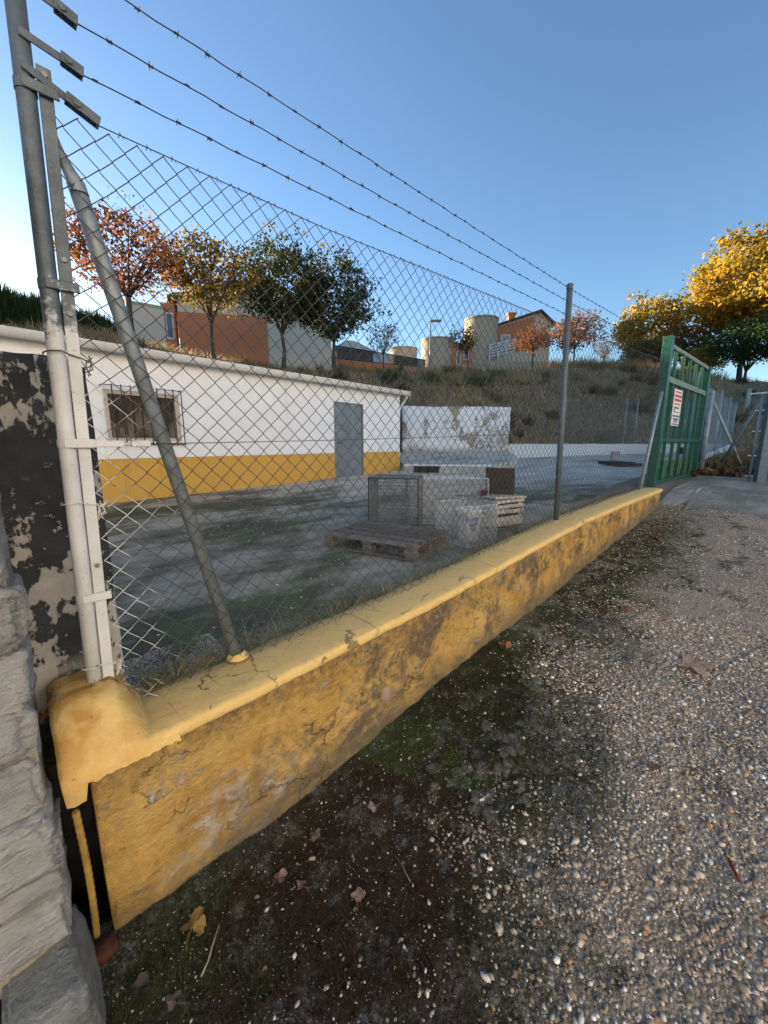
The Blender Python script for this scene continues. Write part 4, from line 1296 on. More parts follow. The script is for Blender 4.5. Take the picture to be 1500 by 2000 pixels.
# far dark pallet
q_ = Vector((14.6, 2.75, yard_z(14.6, 2.75)))
FPAL = thing('wooden_pallet', 'dark rotten pallet lying far back on the pale concrete near the boundary wall', 'pallet', q_)
for k in range(5):
    q = MB(); q.bbox(q_ + Vector((-.32 + k * .16 * .7, .30 - k * .16 * .7, .11)), (.11, 1.0, .025), .003, R(-45)); link('top_slat', q, M['board_dark'], FPAL)
for k in (-1, 0, 1):
    q = MB(); q.bbox(q_ + Vector((.35 * k, .35 * k, .045)), (.85, .09, .09), .004, R(-45)); link('runner', q, M['board_dark'], FPAL)
q = MB(); q.bbox((16.0, 3.3, yard_z(16, 3.3) + .16), (.3, .25, .32), .01, .4); q.bbox((16.0, 3.3, yard_z(16, 3.3) + .335), (.33, .28, .03), .006, .4)
tag(link('meter_box', q, M['kerb']), 'small grey blue box on the concrete in front of the boundary wall', 'box')

# ------------------------------------------------------------------ houses on the hill
def frame(a, b):
    a, b = Vector((*a, 0)), Vector((*b, 0)); d = (b - a).normalized(); n = Vector((-d.y, d.x, 0))
    return a, d, n, (b - a).length
def hb(fr, t0, t1, n0, n1, z0, z1):
    a, d, n, L_ = fr; mb = MB(); c = a + d * (t0 + t1) / 2 + n * (n0 + n1) / 2; c.z = (z0 + z1) / 2
    return mb.box(c, (t1 - t0, n1 - n0, z1 - z0), math.atan2(d.y, d.x))
# gable house
f1 = frame((8.25, 26.15), (17.55, 22.95)); L1 = f1[3]
H1 = thing('gable_house', 'terracotta and beige house with dark gabled roof behind the bank trees', 'house', (12.5, 27, 5.4))
a, d, n, _ = f1
def hp(t, z, nn=0.): p = a + d * t + n * nn; return Vector((p.x, p.y, z))
rt = L1 * .55
q = MB(); q.prism([hp(0, 4.6), hp(L1, 4.6), hp(L1, 9.75), hp(rt, 12.05), hp(0, 10.25)], n * 9); link('wall', q, M['beige'], H1)
q = MB(); q.prism([hp(-.02, 4.65, -.05), hp(L1 * .545, 4.65, -.05), hp(L1 * .545, 9.85, -.05), hp(-.02, 9.5, -.05)], n * .045); link('painted_panel', q, M['orange'], H1)
q = MB()
q.prism([hp(rt, 12.05, -.35), hp(rt, 12.30, -.35), hp(-.5, 10.30, -.35), hp(-.5, 10.06, -.35)], n * 9.8)
rf = link('roof', q, M['roof_dark'], H1)
q = MB(); q.prism([hp(rt + .01, 12.30, -.35), hp(rt + .01, 12.05, -.35), hp(L1 + .5, 9.43, -.35), hp(L1 + .5, 9.68, -.35)], n * 9.8); link('roof', q, M['roof_dark'], H1)
f1s = frame((8.19, 26.17), (7.55, 26.5))
link('side_bay', hb((Vector((7.45, 26.6, 0)), d, n, 1), 0, .72, -.3, 3, 4.6, 9.9), M['orange'], H1)
w_ = link('window', hb((Vector((7.45, 26.6, 0)), d, n, 1), .2, .62, -.36, -.31, 7.8, 9.35), M['white_paint'], H1)
link('pane', hb((Vector((7.45, 26.6, 0)), d, n, 1), .26, .56, -.38, -.362, 7.9, 9.25), M['glass'], w_)
H0 = thing('flat_house', 'low flat roofed grey beige house block left of the terracotta house', 'house', (6.2, 27, 5.2))
f0 = frame((5.35, 26.35), (7.42, 26.05))
link('wall', hb(f0, 0, f0[3], 0, 6, 4.6, 9.45), M['beige'], H0)
link('parapet', hb(f0, -.06, f0[3] + .05, -.06, 6.06, 9.452, 9.60), M['cream_render'], H0)
# railing on low wall
fr = frame((17.7, 22.75), (28.85, 23.43)); LR = fr[3]
RW = thing('railing_wall', 'terracotta low wall with dark upright railing between the hilltop houses', 'fence', (20, 22.9, 5.9))
a, d, n, _ = fr
def rp(t, z, nn=0.): p = a + d * t + n * nn; return Vector((p.x, p.y, z))
q = MB(); q.prism([rp(0, 5.2), rp(LR, 5.2), rp(LR, 8.38), rp(0, 7.55)], n * .3); link('low_wall', q, M['orange'], RW)
q = MB()
for k in range(int(LR / .13)):
    t = k * .13 + .03; zb = 7.55 + .83 * t / LR; zt = 8.55 + .60 * t / LR
    q.add(*(lambda m_: (m_.v, m_.f))(MB().box(rp(t, (zb + zt) / 2, .15), (.085, .03, zt - zb), math.atan2(d.y, d.x))))
stuff(link('railing_bars', q, M['rail_green'], RW))
q = MB()
for (o0, o1) in ((7.62, 8.43), (8.50, 9.11)): q.tube([rp(0, o0, .15), rp(LR, o1, .15)], .03, 6)
link('railing_rail', q, M['rail_green'], RW)
# tower houses
def tower(name, label, c, r, z0, z1, mat):
    e = thing(name, label, 'house', (c[0], c[1], z0))
    q = MB(); q.lathe((c[0], c[1], 0), [(r, z0), (r, z1), (r - .25, z1), (r - .25, z1 - .4), (.01, z1 - .4)], 40); link('round_wall', q, mat, e, False)
    q = MB(); q.lathe((c[0], c[1], 0), [(r + .02, z1 - .12), (r + .08, z1 - .10), (r + .08, z1 + .05), (r - .27, z1 + .05), (r - .27, z1 - .1)], 40); link('coping', q, M['cream_render'], e)
    return e
t1 = tower('tower_house', 'short round cream tower house with terracotta bay beside the street lamp', (33.6, 26.3), 1.62, 5.5, 12.1, M['cream_render'])
fb = frame((34.35, 24.85), (36.0, 23.5))
link('bay_wall', hb(fb, 0, fb[3], 0, 4, 5.5, 11.75), M['orange'], t1)
w_ = link('window', hb(fb, .5, .95, -.08, -.01, 9.6, 11.0), M['white_paint'], t1); link('pane', hb(fb, .56, .89, -.10, -.082, 9.68, 10.92), M['glass'], w_)
w_ = link('window', hb(fb, 1.25, 1.8, -.08, -.01, 10.1, 11.1), M['white_paint'], t1); link('pane', hb(fb, 1.31, 1.74, -.10, -.082, 10.18, 11.02), M['glass'], w_)
link('terrace_wall', hb(frame((33.0, 22.8), (35.6, 21.6)), 0, 2.9, 0, .2, 6.0, 9.15), M['cream_render'], t1)
t2 = tower('tower_house', 'tall round beige tower house with terracotta gable wing and outside stair', (37.7, 23.6), 1.75, 5.5, 14.35, M['cream_render'])
f2 = frame((39.0, 22.3), (43.1, 18.45)); L2 = f2[3]; a, d, n, _ = f2
def h2(t, z, nn=0.): p = a + d * t + n * nn; return Vector((p.x, p.y, z))
rt2 = L2 * .78
q = MB(); q.prism([h2(0, 5.5), h2(L2, 5.5), h2(L2, 14.1), h2(rt2, 15.15), h2(0, 13.8)], n * 8); link('wing_wall', q, M['beige'], t2)
q = MB(); q.prism([h2(-.02, 11.2, -.05), h2(L2 * .66, 11.2, -.05), h2(L2 * .66, 14.7, -.05), h2(-.02, 13.72, -.05)], n * .045); link('painted_panel', q, M['orange'], t2)
q = MB(); q.prism([h2(rt2, 15.15, -.3), h2(rt2, 15.38, -.3), h2(-.1, 13.98, -.3), h2(-.1, 13.76, -.3)], n * 8.6); link('roof', q, M['roof_dark'], t2)
q = MB(); q.prism([h2(rt2 + .01, 15.38, -.3), h2(rt2 + .01, 15.15, -.3), h2(L2 + .4, 13.8, -.3), h2(L2 + .4, 14.02, -.3)], n * 8.6); link('roof', q, M['roof_dark'], t2)
w_ = link('window', hb(f2, .25, 1.25, -.14, -.055, 11.3, 12.9), M['white_paint'], t2); link('pane', hb(f2, .35, 1.15, -.16, -.142, 11.4, 12.8), M['kerb'], w_)
q = hb(f2, 1.5, 2.2, 1.5, 2.3, 13.8, 15.35); c_ = hb(f2, 1.4, 2.3, 1.4, 2.4, 15.352, 15.6); q.add(c_.v, c_.f); link('chimney', q, M['orange'], t2)
link('terrace_wall', hb(frame((36.0, 21.2), (40.6, 17.5)), 0, 5.6, 0, .25, 6.5, 9.7), M['cream_render'], t2)
fs_ = frame((36.4, 21.6), (39.1, 20.4))
for k in range(5):
    q = MB(); a2, d2, n2, l2 = fs_
    p0 = a2 + Vector((0, 0, 10.2 + k * .28)); p1 = a2 + d2 * l2 + Vector((0, 0, 11.0 + k * .28)); q.tube([p0, p1], .06, 5); link('stair_rail', q, M['white_paint'], t2)
for k in range(4):
    q = MB(); p0 = a2 + d2 * l2 * k / 3; q.tube([p0 + Vector((0, 0, 7.5)), p0 + Vector((0, 0, 11.4 + .8 * k / 3))], .06, 5); link('stair_post', q, M['white_paint'], t2)
# added unseen terrace behind the viewer, bounces low sun into the shaded foreground
tf = (Vector((-30, -12.5, 0)), Vector((1, 0, 0)), Vector((0, -1, 0)), 1)
BOUNCE_TERR = [('added unseen cream terrace house opposite the stone wall that bounces sunlight', 0, 13.0, 9.4, 'bounce_cream'),
        ('added unseen white terrace house opposite the pillar that bounces sunlight', 13.01, 27.0, 10.2, 'bounce_white'),
        ('added unseen pale yellow terrace house opposite the ochre wall that bounces sunlight', 27.01, 41.5, 9.7, 'bounce_yellow')]
M['bounce_cream'] = render_wall('bounce_cream', (.74, .72, .68), (.5, .48, .45), .2, .8)
M['bounce_white'] = render_wall('bounce_white', (.80, .80, .79), (.55, .54, .52), .2, .8)
M['bounce_yellow'] = render_wall('bounce_yellow', (.76, .71, .62), (.5, .46, .40), .2, .8)
for (lab, x0_, x1_, zt_, mt_) in BOUNCE_TERR:
    e = thing('bounce_terrace', lab, 'house', (-30 + (x0_ + x1_) / 2, -16, -.05))
    link('wall', hb(tf, x0_, x1_, 0, 9, -.2, zt_), M[mt_], e)
    q = hb(tf, x0_ - .0, x1_, -.35, 9.3, zt_ + .002, zt_ + .18); link('eave', q, M['cream_render'], e)
    P_ = [Vector((-30 + x0_, -12.2, zt_ + .18)), Vector((-30 + x1_, -12.2, zt_ + .18)), Vector((-30 + x1_, -21.8, zt_ + .18)), Vector((-30 + x0_, -21.8, zt_ + .18)), Vector((-30 + x0_, -17, zt_ + 2)), Vector((-30 + x1_, -17, zt_ + 2))]
    q = MB(); q.add(P_, [(0, 1, 5, 4), (3, 4, 5, 2), (0, 4, 3), (1, 2, 5)]); link('roof', q, M['roof_dark'], e)
    for fl in range(3):
        for k in range(4):
            t = x0_ + 1.4 + k * (x1_ - x0_ - 4.0) / 3
            dz = 0 if (fl or k != 1) else -.85
            w_ = link('window' if dz == 0 else 'door', hb(tf, t, t + 1.0, -.03, .06, 1.0 + fl * 3 + dz, 2.3 + fl * 3), M['white_paint'] if dz == 0 else M['wood_blind'], e)
            if dz == 0: link('pane', hb(tf, t + .08, t + .92, -.045, -.031, 1.08 + fl * 3, 2.22 + fl * 3), M['glass'], w_)
# little far ones
t3 = tower('tower_house', 'small far cream round tower just above the dark railing', (43.4, 40.6), 2.0, 6, 15.1, M['cream_render'])
H4 = thing('far_house', 'far pale hipped roof house showing above the dark railing', 'house', (24, 30, 6))
f4 = frame((23.1, 29.9), (26.3, 28.2)); a, d, n, L4 = f4
link('wall', hb(f4, 0, L4, 0, 4, 6, 10.2), M['cream_render'], H4)
q = MB(); P_ = [a - d * .3 - n * .3, a + d * (L4 + .3) - n * .3, a + d * (L4 + .3) + n * 4.3, a - d * .3 + n * 4.3]; P_ = [Vector((p.x, p.y, 10.2)) for p in P_]; r0 = a + d * L4 * .35 + n * 2; r1 = a + d * L4 * .6 + n * 2
q.add(P_ + [Vector((r0.x, r0.y, 11.6)), Vector((r1.x, r1.y, 11.6))], [(0, 1, 5, 4), (1, 2, 5), (2, 3, 4, 5), (3, 0, 4)]); link('roof', q, M['beige'], H4)
q = MB(); q.box((41.5, 15.5, 8.2), (5, .3, 1.6), R(-40)); q.box((41.5, 15.5, 9.03), (5.1, .4, .06), R(-40)); tag(link('brick_wall', q, M['brick_red']), 'low red brown brick wall at the crest in front of the tall tower house', 'wall')
# street lamp
LP = thing('street_lamp', 'slim grey street lamp rising beside the dark railing on the hill', 'street lamp', (24.55, 19.52, 5.9))
q = MB(); q.tube([(24.55, 19.52, 5.6), (24.55, 19.52, 10.8)], [.07, .045], 8); link('pole', q, M['lamp_grey'], LP, True)
q = MB(); q.bbox((24.85, 19.25, 10.83), (.85, .30, .13), .03, R(-42)); link('lamp_head', q, M['lamp_grey'], LP)
q = MB(); q.tube([(4.6, 21.5, 5), (4.6, 21.5, 8.3)], .06, 6); tag(link('pole', q, M['lamp_grey']), 'short thin grey pole beside the green shrubs on the hill', 'pole')

# ------------------------------------------------------------------ trees
def leaf_cloud(rng, centers, per, spread, size, cols, mat_tri=None, flat=.75):
    """leaf-sized folded quads round clump centres"""
    n = len(centers) * per
    c = np.repeat(centers, per, 0) + rng.normal(0, 1, (n, 3)) * spread * np.array([1, 1, flat])
    s = size * rng.uniform(.6, 1.35, n)[:, None]
    u = rng.normal(0, 1, (n, 3)); u /= np.linalg.norm(u, axis=1)[:, None]
    w = rng.normal(0, 1, (n, 3)); w[:, 2] *= .7; w = np.cross(u, w); w /= np.linalg.norm(w, axis=1)[:, None]
    nrm = np.cross(u, w)
    p0 = c - u * s * .5; p1 = c + w * s * .38 + nrm * s * .12; p2 = c + u * s * .55; p3 = c - w * s * .38 + nrm * s * .12
    v = np.stack([p0, p1, p2, p3], 1).reshape(-1, 3)
    i = np.arange(n)[:, None] * 4
    f = np.concatenate([np.concatenate([i, i + 1, i + 2], 1), np.concatenate([i, i + 2, i + 3], 1)], 0)
    ci = rng.choice(len(cols), len(centers), p=[q[1] for q in cols]); base = np.array([q[0] for q in cols])
    col = base[np.repeat(ci, per)]; alt = base[rng.choice(len(cols), n, p=[q[1] for q in cols])]
    m = rng.uniform(0, 1, (n, 1)) < .35
    col = np.where(m, alt, col) * rng.uniform(.7, 1.3, (n, 1))
    return v, f, np.repeat(col, 4, 0)
def tree(name, label, base, top, cz, rx, rz, clumps, per, spread, size, cols, seed, tr=.09, fork=.35, off=(0, 0), group=None, hollow=.35, cat='tree'):
    rng = np.random.default_rng(seed); random.seed(seed)
    b = Vector(base); e = thing(name, label, cat, b, group)
    q = MB(); H_ = top - b.z
    fk = b + Vector((off[0] * .3, off[1] * .3, H_ * fork))
    mid_ = (b + fk) / 2 + Vector((random.uniform(-.06, .06), random.uniform(-.06, .06), 0)) * H_ * .2
    q.tube([b - Vector((0, 0, .4)), b, mid_, fk], [tr * 1.35, tr * 1.15, tr * .95, tr * .8], 8)
    cc = Vector((b.x + off[0], b.y + off[1], cz))
    cents = []
    nl = 7
    for k in range(nl):
        az = 2 * math.pi * (k + random.uniform(-.3, .3)) / nl; el = random.uniform(-.1, 1.0)
        tip = cc + Vector((math.cos(az) * math.cos(el) * rx * .85, math.sin(az) * math.cos(el) * rx * .85, math.sin(el) * rz * .9))
        m1 = fk.lerp(tip, .5) + Vector((0, 0, .12 * H_ * random.uniform(-.2, .7)))
        q.tube([fk, fk.lerp(m1, .5) + Vector((0, 0, .03)), m1, tip], [tr * .6, tr * .45, tr * .3, tr * .08], 6)
        for j in range(5):
            p = fk.lerp(m1, random.uniform(.5, 1)) if j < 2 else m1.lerp(tip, random.uniform(0, .8))
            dv = Vector((random.gauss(0, 1), random.gauss(0, 1), random.gauss(.3, .8))).normalized() * rx * random.uniform(.3, .6)
            q.tube([p, p + dv * .5 + Vector((0, 0, .04)), p + dv], [tr * .2, tr * .12, tr * .03], 4)
            cents.append(p + dv); cents.append(p + dv * .6)
        cents.append(tip)
    link('trunk', q, M['bark'], e, True)
    pts = []
    while len(pts) < clumps:
        p = rng.normal(0, 1, 3); p /= np.linalg.norm(p); r_ = rng.uniform(hollow, 1) ** .6
        lump = 1 + .30 * noise.fractal(Vector(p) * 1.8 + Vector((seed, 0, 0)), 1, 2, 3)
        pp = np.array([p[0] * rx, p[1] * rx, p[2] * rz * (1 if p[2] > 0 else .75)]) * r_ * lump
        if noise.noise(Vector(p * r_ * 2.6) + Vector((0, seed, 0))) < -.28: continue
        pts.append(pp + np.array(cc))
    C = np.array(pts + [tuple(c) for c in cents])
    v, f, col = leaf_cloud(rng, C, per, spread, size, cols)
    link('crown', (v, f), M['leaf'], e, False, col)
    return e
AUT = [((.16, .055, .024), .45), ((.20, .09, .028), .33), ((.085, .042, .03), .22)]
MIXD = [((.17, .095, .025), .35), ((.075, .08, .028), .45), ((.22, .13, .03), .2)]
DARK = [((.032, .048, .018), .55), ((.055, .065, .02), .25), ((.13, .10, .025), .2)]
YEL = [((.40, .25, .025), .5), ((.30, .22, .035), .3), ((.15, .14, .03), .2)]
OLI = [((.10, .095, .035), .5), ((.15, .11, .04), .3), ((.06, .065, .03), .2)]
BRN = [((.10, .062, .032), .6), ((.18, .12, .05), .4)]
GRN = [((.030, .055, .018), .6), ((.05, .075, .028), .4)]
tree('autumn_tree', 'sparse red orange autumn tree standing nearest the green shrubs on the bank', (3.25, 14.45, 4.80), 8.7, 7.45, 1.95, 1.25, 230, 14, .16, .105, AUT, 3, .085, .36, group='autumn trees along the bank')
tree('autumn_tree', 'orange and olive autumn tree in front of the terracotta wall', (6.05, 14.95, 4.74), 9.2, 7.75, 1.60, 1.35, 190, 16, .17, .12, MIXD, 8, .08, .30)
tree('broad_tree', 'dark green tree with golden tips in front of the beige gable wall', (9.05, 14.9, 4.80), 10.1, 8.1, 2.1, 1.85, 290, 20, .19, .125, DARK, 15, .09, .26)
tree('broad_tree', 'dark green round tree at the end of the railing wall', (11.6, 14.55, 4.86), 10.1, 8.05, 2.10, 1.85, 300, 20, .19, .125, DARK, 21, .095, .26)
tree('sapling', 'thin nearly bare sapling in front of the dark railing', (16.4, 16.2, 5.3), 8.7, 7.55, .95, .9, 45, 7, .16, .10, BRN, 31, .04, .4)
tree('sapling', 'slender leaning dark sapling in front of the tower houses', (20.9, 13.3, 5.55), 8.7, 7.7, .75, .95, 55, 9, .15, .11, MIXD, 37, .05, .4, (-.35, .3))
tree('autumn_tree', 'small thin rusty autumn tree in front of the tower house wing', (24.7, 11.1, 5.9), 9.1, 8.0, 1.25, .95, 85, 9, .16, .12, AUT, 41, .055, .42)
tree('autumn_tree', 'golden brown autumn tree just behind the middle fence post', (28.7, 10.1, 6.35), 10.3, 8.85, 1.75, 1.25, 170, 14, .17, .125, [((.24, .11, .028), .6), ((.15, .075, .03), .4)], 47, .06, .36)
tree('sapling', 'bare wispy sapling on the golden grass of the crest', (32.4, 9.4, 6.5), 9.1, 8.3, .9, .75, 30, 6, .16, .10, BRN, 53, .035, .4)
tree('plane_tree', 'round yellow and green plane tree beyond the green gate', (48.6, 10.6, 7.0), 16.2, 12.9, 3.3, 3.3, 380, 17, .32, .26, [((.38, .25, .03), .6), ((.16, .15, .04), .4)], 61, .17, .3)
tree('plane_tree', 'big golden yellow plane tree towering over the gate', (47.8, 3.1, 6.6), 18.6, 14.3, 5.2, 4.4, 800, 20, .38, .30, YEL, 67, .2, .28)
tree('brown_tree', 'thinning brown leaved tree behind the top rail of the gate', (47.0, 7.0, 6.8), 12.6, 10.6, 3.0, 1.9, 170, 12, .3, .22, BRN, 71, .1, .3, hollow=.2)
tree('green_tree', 'dense dark green tree above the square steel post', (41.4, 2.2, 5.7), 10.4, 8.9, 2.7, 1.8, 420, 22, .24, .14, GRN, 73, .11, .25)
tree('olive_bush', 'olive green bushy tree below the round plane tree', (39.2, 8.3, 6.5), 10.6, 8.7, 1.8, 1.6, 260, 20, .22, .14, OLI, 79, .08, .15)
tree('yellow_bush', 'low bright yellow bush seen through the upper bars of the gate', (45.0, 5.5, 6.4), 9.7, 8.6, 1.6, 1.1, 150, 18, .22, .16, YEL, 83, .06, .15)
# broom shrubs: upright green twigs
def shrub(label, c, rx, h, n, seed, cols, group):
    rng = np.random.default_rng(seed); e = thing('broom_shrub', label, 'shrub', c, group)
    a = rng.uniform(0, 2 * math.pi, n); r_ = np.sqrt(rng.uniform(0, 1, n)); x = c[0] + np.cos(a) * r_ * rx; y = c[1] + np.sin(a) * r_ * rx
    z0 = c[2] + rng.uniform(0, .75, n) * h * np.sqrt(np.maximum(0.02, 1 - r_ ** 2)); L_ = rng.uniform(.22, .5, n)
    dx = np.cos(a) * r_ * .35 + rng.normal(0, .18, n); dy = np.sin(a) * r_ * .35 + rng.normal(0, .18, n)
    p = np.stack([x, y, z0], 1); t = p + np.stack([dx * L_, dy * L_, L_], 1); w = rng.normal(0, 1, (n, 3)); w[:, 2] = 0; w = w / np.linalg.norm(w, axis=1)[:, None] * .022
    v = np.stack([p - w, p + w, t], 1).reshape(-1, 3); f = np.arange(3 * n).reshape(-1, 3)
    base = np.array([q[0] for q in cols]); col = np.repeat(base[rng.choice(len(cols), n)] * rng.uniform(.6, 1.4, (n, 1)), 3, 0)
    link('crown', (v, f), M['leaf'], e, False, col)
    q = MB(); q.tube([(c[0], c[1], c[2] - .2), (c[0], c[1], c[2] + h * .4)], [.05, .02], 6); link('trunk', q, M['bark'], e)
SHC = [((.022, .042, .014), .5), ((.035, .06, .018), .5)]
for k, (x, y, z, r_, h) in enumerate([(-1.6, 16.5, 4.7, 1.4, 1.85), (-.2, 16.2, 4.7, 1.3, 1.95), (1.1, 16.1, 4.7, 1.2, 1.65), (2.3, 15.9, 4.7, 1.0, 1.25), (-3.3, 16.9, 4.7, 1.4, 2.0)]):
    shrub('dark green broom shrub with upright twigs in the clump above the roof', (x, y, z), r_, h, 9000, 90 + k, SHC, 'broom shrubs above the outbuilding')

# ------------------------------------------------------------------ grass on the bank, weeds, moss, pebbles
def blades(name, P, hmin, hmax, width, cols, seed, lean=.35, parent=None, mat='grass'):
    rng = np.random.default_rng(seed); n = len(P)
    h = rng.uniform(hmin, hmax, n)[:, None]; dirv = rng.normal(0, lean, (n, 3)); dirv[:, 2] = 1
    w = rng.normal(0, 1, (n, 3)); w[:, 2] = 0; w = w / np.linalg.norm(w, axis=1)[:, None] * width * rng.uniform(.6, 1.4, (n, 1))
    m = P + dirv * h * .55; t = P + dirv * h * np.array([1.35, 1.35, 1])
    v = np.stack([P - w, P + w, m + w * .6, m - w * .6, t], 1).reshape(-1, 3); i = np.arange(n)[:, None] * 5
    f = np.concatenate([np.concatenate([i, i + 1, i + 2], 1), np.concatenate([i, i + 2, i + 3], 1), np.concatenate([i + 3, i + 2, i + 4], 1)], 0)
    return stuff(link(name, (v, f), M[mat], parent, False, np.repeat(cols, 5, 0)))
rng = np.random.default_rng(77)
def pick(rng, n, cols): base = np.array([c[0] for c in cols]); return base[rng.choice(len(cols), n, p=[c[1] for c in cols])] * rng.uniform(.65, 1.35, (n, 1))
STRAW = [((.50, .40, .26), .44), ((.31, .25, .175), .38), ((.16, .13, .095), .18)]
P, Cc = [], []
i0, i1 = 3 * K, 15 * K
nb = 62000
ii = rng.uniform(i0, i1 - 1, nb); tt = rng.uniform(0.0, 1.03, nb)
for a_, t_ in zip(ii, tt):
    i = int(a_); fr_ = a_ - i
    p = bank_pt(i, min(1, t_)); r_ = bank_pt(i + 1, min(1, t_))
    P.append((p[0] + (r_[0] - p[0]) * fr_, p[1] + (r_[1] - p[1]) * fr_ + max(0, t_ - 1) * 6, p[2] + (r_[2] - p[2]) * fr_ - .03))
P = np.array(P); Cc = pick(rng, nb, STRAW)
g_ = np.array([noise.fractal(Vector((p[0] * .35, p[1] * .35, p[2] * .5)), 1, 2, 3) for p in P])
Cc[g_ > .32] = pick(rng, int((g_ > .32).sum()), [((.085, .11, .045), .5), ((.20, .17, .10), .5)])
Cc[g_ < -.42] = pick(rng, int((g_ < -.42).sum()), [((.42, .34, .22), .7), ((.26, .21, .15), .3)])
red = (np.abs(P[:, 0] - 30.5) < 1.6) & (tt > .72) & (tt < .93)
Cc[red] = pick(rng, int(red.sum()), [((.16, .045, .03), .7), ((.10, .05, .03), .3)])
blades('dry_grass', P, .12, .42, .014, Cc, 1, .45)
# golden grass on the crest right
n = 5000; ii = rng.uniform(10.5 * K, 13.2 * K, n); P = []
for a_ in ii:
    p = bank_pt(int(a_), 1.0); r_ = bank_pt(int(a_) + 1, 1.0); f_ = a_ - int(a_); o = rng.uniform(0, 1.5)
    P.append((p[0] + (r_[0] - p[0]) * f_ + o * .5, p[1] + (r_[1] - p[1]) * f_ + o, p[2] + (r_[2] - p[2]) * f_ - .05))
blades('golden_grass', np.array(P), .3, .9, .02, pick(rng, n, [((.34, .24, .09), .6), ((.24, .17, .08), .4)]), 4, .3)
# weeds behind the gate and on the verge
n = 7000; x = rng.uniform(10.6, 24, n); y = rng.uniform(-1, 1, n) * .9 - .55 - (x - 10) * .16
P = np.stack([x, y, np.interp(x, SX, SZ) - .02], 1)
blades('weeds', P, .12, .55, .012, pick(rng, n, [((.20, .15, .09), .5), ((.12, .085, .055), .3), ((.06, .07, .03), .2)]), 5, .4)
# litter drift beside the gate
n = 1100; x = rng.uniform(9.9, 12.0, n); y = rng.normal(-.35, .32, n) - (x - 10.3) * .2
z = np.interp(x, SX, SZ) + .03 + np.abs(rng.normal(0, .025, n))
v, f, col = leaf_cloud(rng, np.stack([x, y, z], 1), 1, .01, .13, [((.095, .058, .040), .5), ((.19, .14, .10), .3), ((.05, .034, .028), .2)])
stuff(link('leaf_litter', (v, f), M['litter'], None, False, col))
# grass tufts along the back of the cap
n = 6500; x = .2 + 6.4 * rng.uniform(0, 1, n) ** 1.6; y = .285 + np.abs(rng.normal(0, .06, n)); z = np.array([max(cap_z(a_) - .03 - (b_ - .28) * 1.0, yard_z(a_, b_) - .02) for a_, b_ in zip(x, y)])
blades('weeds', np.stack([x, y, z], 1), .03, .12, .0019, pick(rng, n, [((.26, .22, .12), .5), ((.09, .11, .04), .25), ((.38, .33, .21), .25)]), 6, 1.0)

# moss cushions along the wall foot: tiny blades
def moss_mask(x, y):
    wy = y - min(x, 2.2) * .25 + .5 * noise.fractal(Vector((x * 1.6, y * 1.6, 1.)), 1, 2, 3)
    return max(0., min(1., (wy + 1.30) / .42))
n = 90000
n = 130000
x = np.concatenate([rng.uniform(-.1, 2.2, int(n * .75)), rng.uniform(2.2, 6, n - int(n * .75))]); y = rng.uniform(-1.15, .0, n)
k_ = np.array([rng.random() < moss_mask(a_, b_) for a_, b_ in zip(x, y)])
x, y = x[k_], y[k_]
z = np.array([street_rel(a_, b_) for a_, b_ in zip(x, y)]) - .002
br_ = np.hypot(x - .72, y + .46) + .25 * np.array([noise.fractal(Vector((a_ * 3, b_ * 3, 2)), 1, 2, 3) for a_, b_ in zip(x, y)])
gn = np.array([noise.fractal(Vector((a_ * 2.2, b_ * 2.2, 7)), 1, 2, 3) for a_, b_ in zip(x, y)])
Cc = pick(rng, len(x), [((.055, .046, .028), .6), ((.065, .070, .028), .4)])
s_ = gn > .27; Cc[s_] = pick(rng, int(s_.sum()), [((.065, .10, .022), .6), ((.11, .14, .035), .4)])
s_ = br_ < .42; Cc[s_] = pick(rng, int(s_.sum()), [((.072, .040, .025), .6), ((.05, .037, .026), .4)])
blades('moss', np.stack([x, y, z], 1), .005, .017, .0020, Cc, 8, .7, None, 'mossblade')

# pebbles: squashed octahedra with a bevelled waist
def pebbles(name, X, Y, S, cols, seed, zoff=0., zf=None):
    rng = np.random.default_rng(seed); n = len(X)
    t = (1 + 5 ** .5) / 2
    ico = np.array([(-1, t, 0), (1, t, 0), (-1, -t, 0), (1, -t, 0), (0, -1, t), (0, 1, t), (0, -1, -t), (0, 1, -t), (t, 0, -1), (t, 0, 1), (-t, 0, -1), (-t, 0, 1)]); ico /= np.linalg.norm(ico[0])
    F_ = np.array([(0, 11, 5), (0, 5, 1), (0, 1, 7), (0, 7, 10), (0, 10, 11), (1, 5, 9), (5, 11, 4), (11, 10, 2), (10, 7, 6), (7, 1, 8), (3, 9, 4), (3, 4, 2), (3, 2, 6), (3, 6, 8), (3, 8, 9), (4, 9, 5), (2, 4, 11), (6, 2, 10), (8, 6, 7), (9, 8, 1)])
    sc = np.stack([rng.uniform(.8, 1.5, n), rng.uniform(.65, 1.0, n), rng.uniform(.4, .75, n)], 1) * S[:, None]
    V = ico[None] * sc[:, None, :] * rng.uniform(.82, 1.15, (n, 12, 1))
    a = rng.uniform(0, 6.28, n); ca_, sa_ = np.cos(a), np.sin(a)
    X2 = V[..., 0] * ca_[:, None] - V[..., 1] * sa_[:, None]; Y2 = V[..., 0] * sa_[:, None] + V[..., 1] * ca_[:, None]
    zf = zf or street_rel
    Z = np.array([zf(p, q) for p, q in zip(X, Y)]) + sc[:, 2] * .35 + zoff
    V = np.stack([X2 + X[:, None], Y2 + Y[:, None], V[..., 2] + Z[:, None]], 2).reshape(-1, 3)
    F2 = (F_[None] + np.arange(n)[:, None, None] * 12).reshape(-1, 3)
    return stuff(link(name, (V, F2), M['pebble'], None, True, np.repeat(cols, 12, 0)))
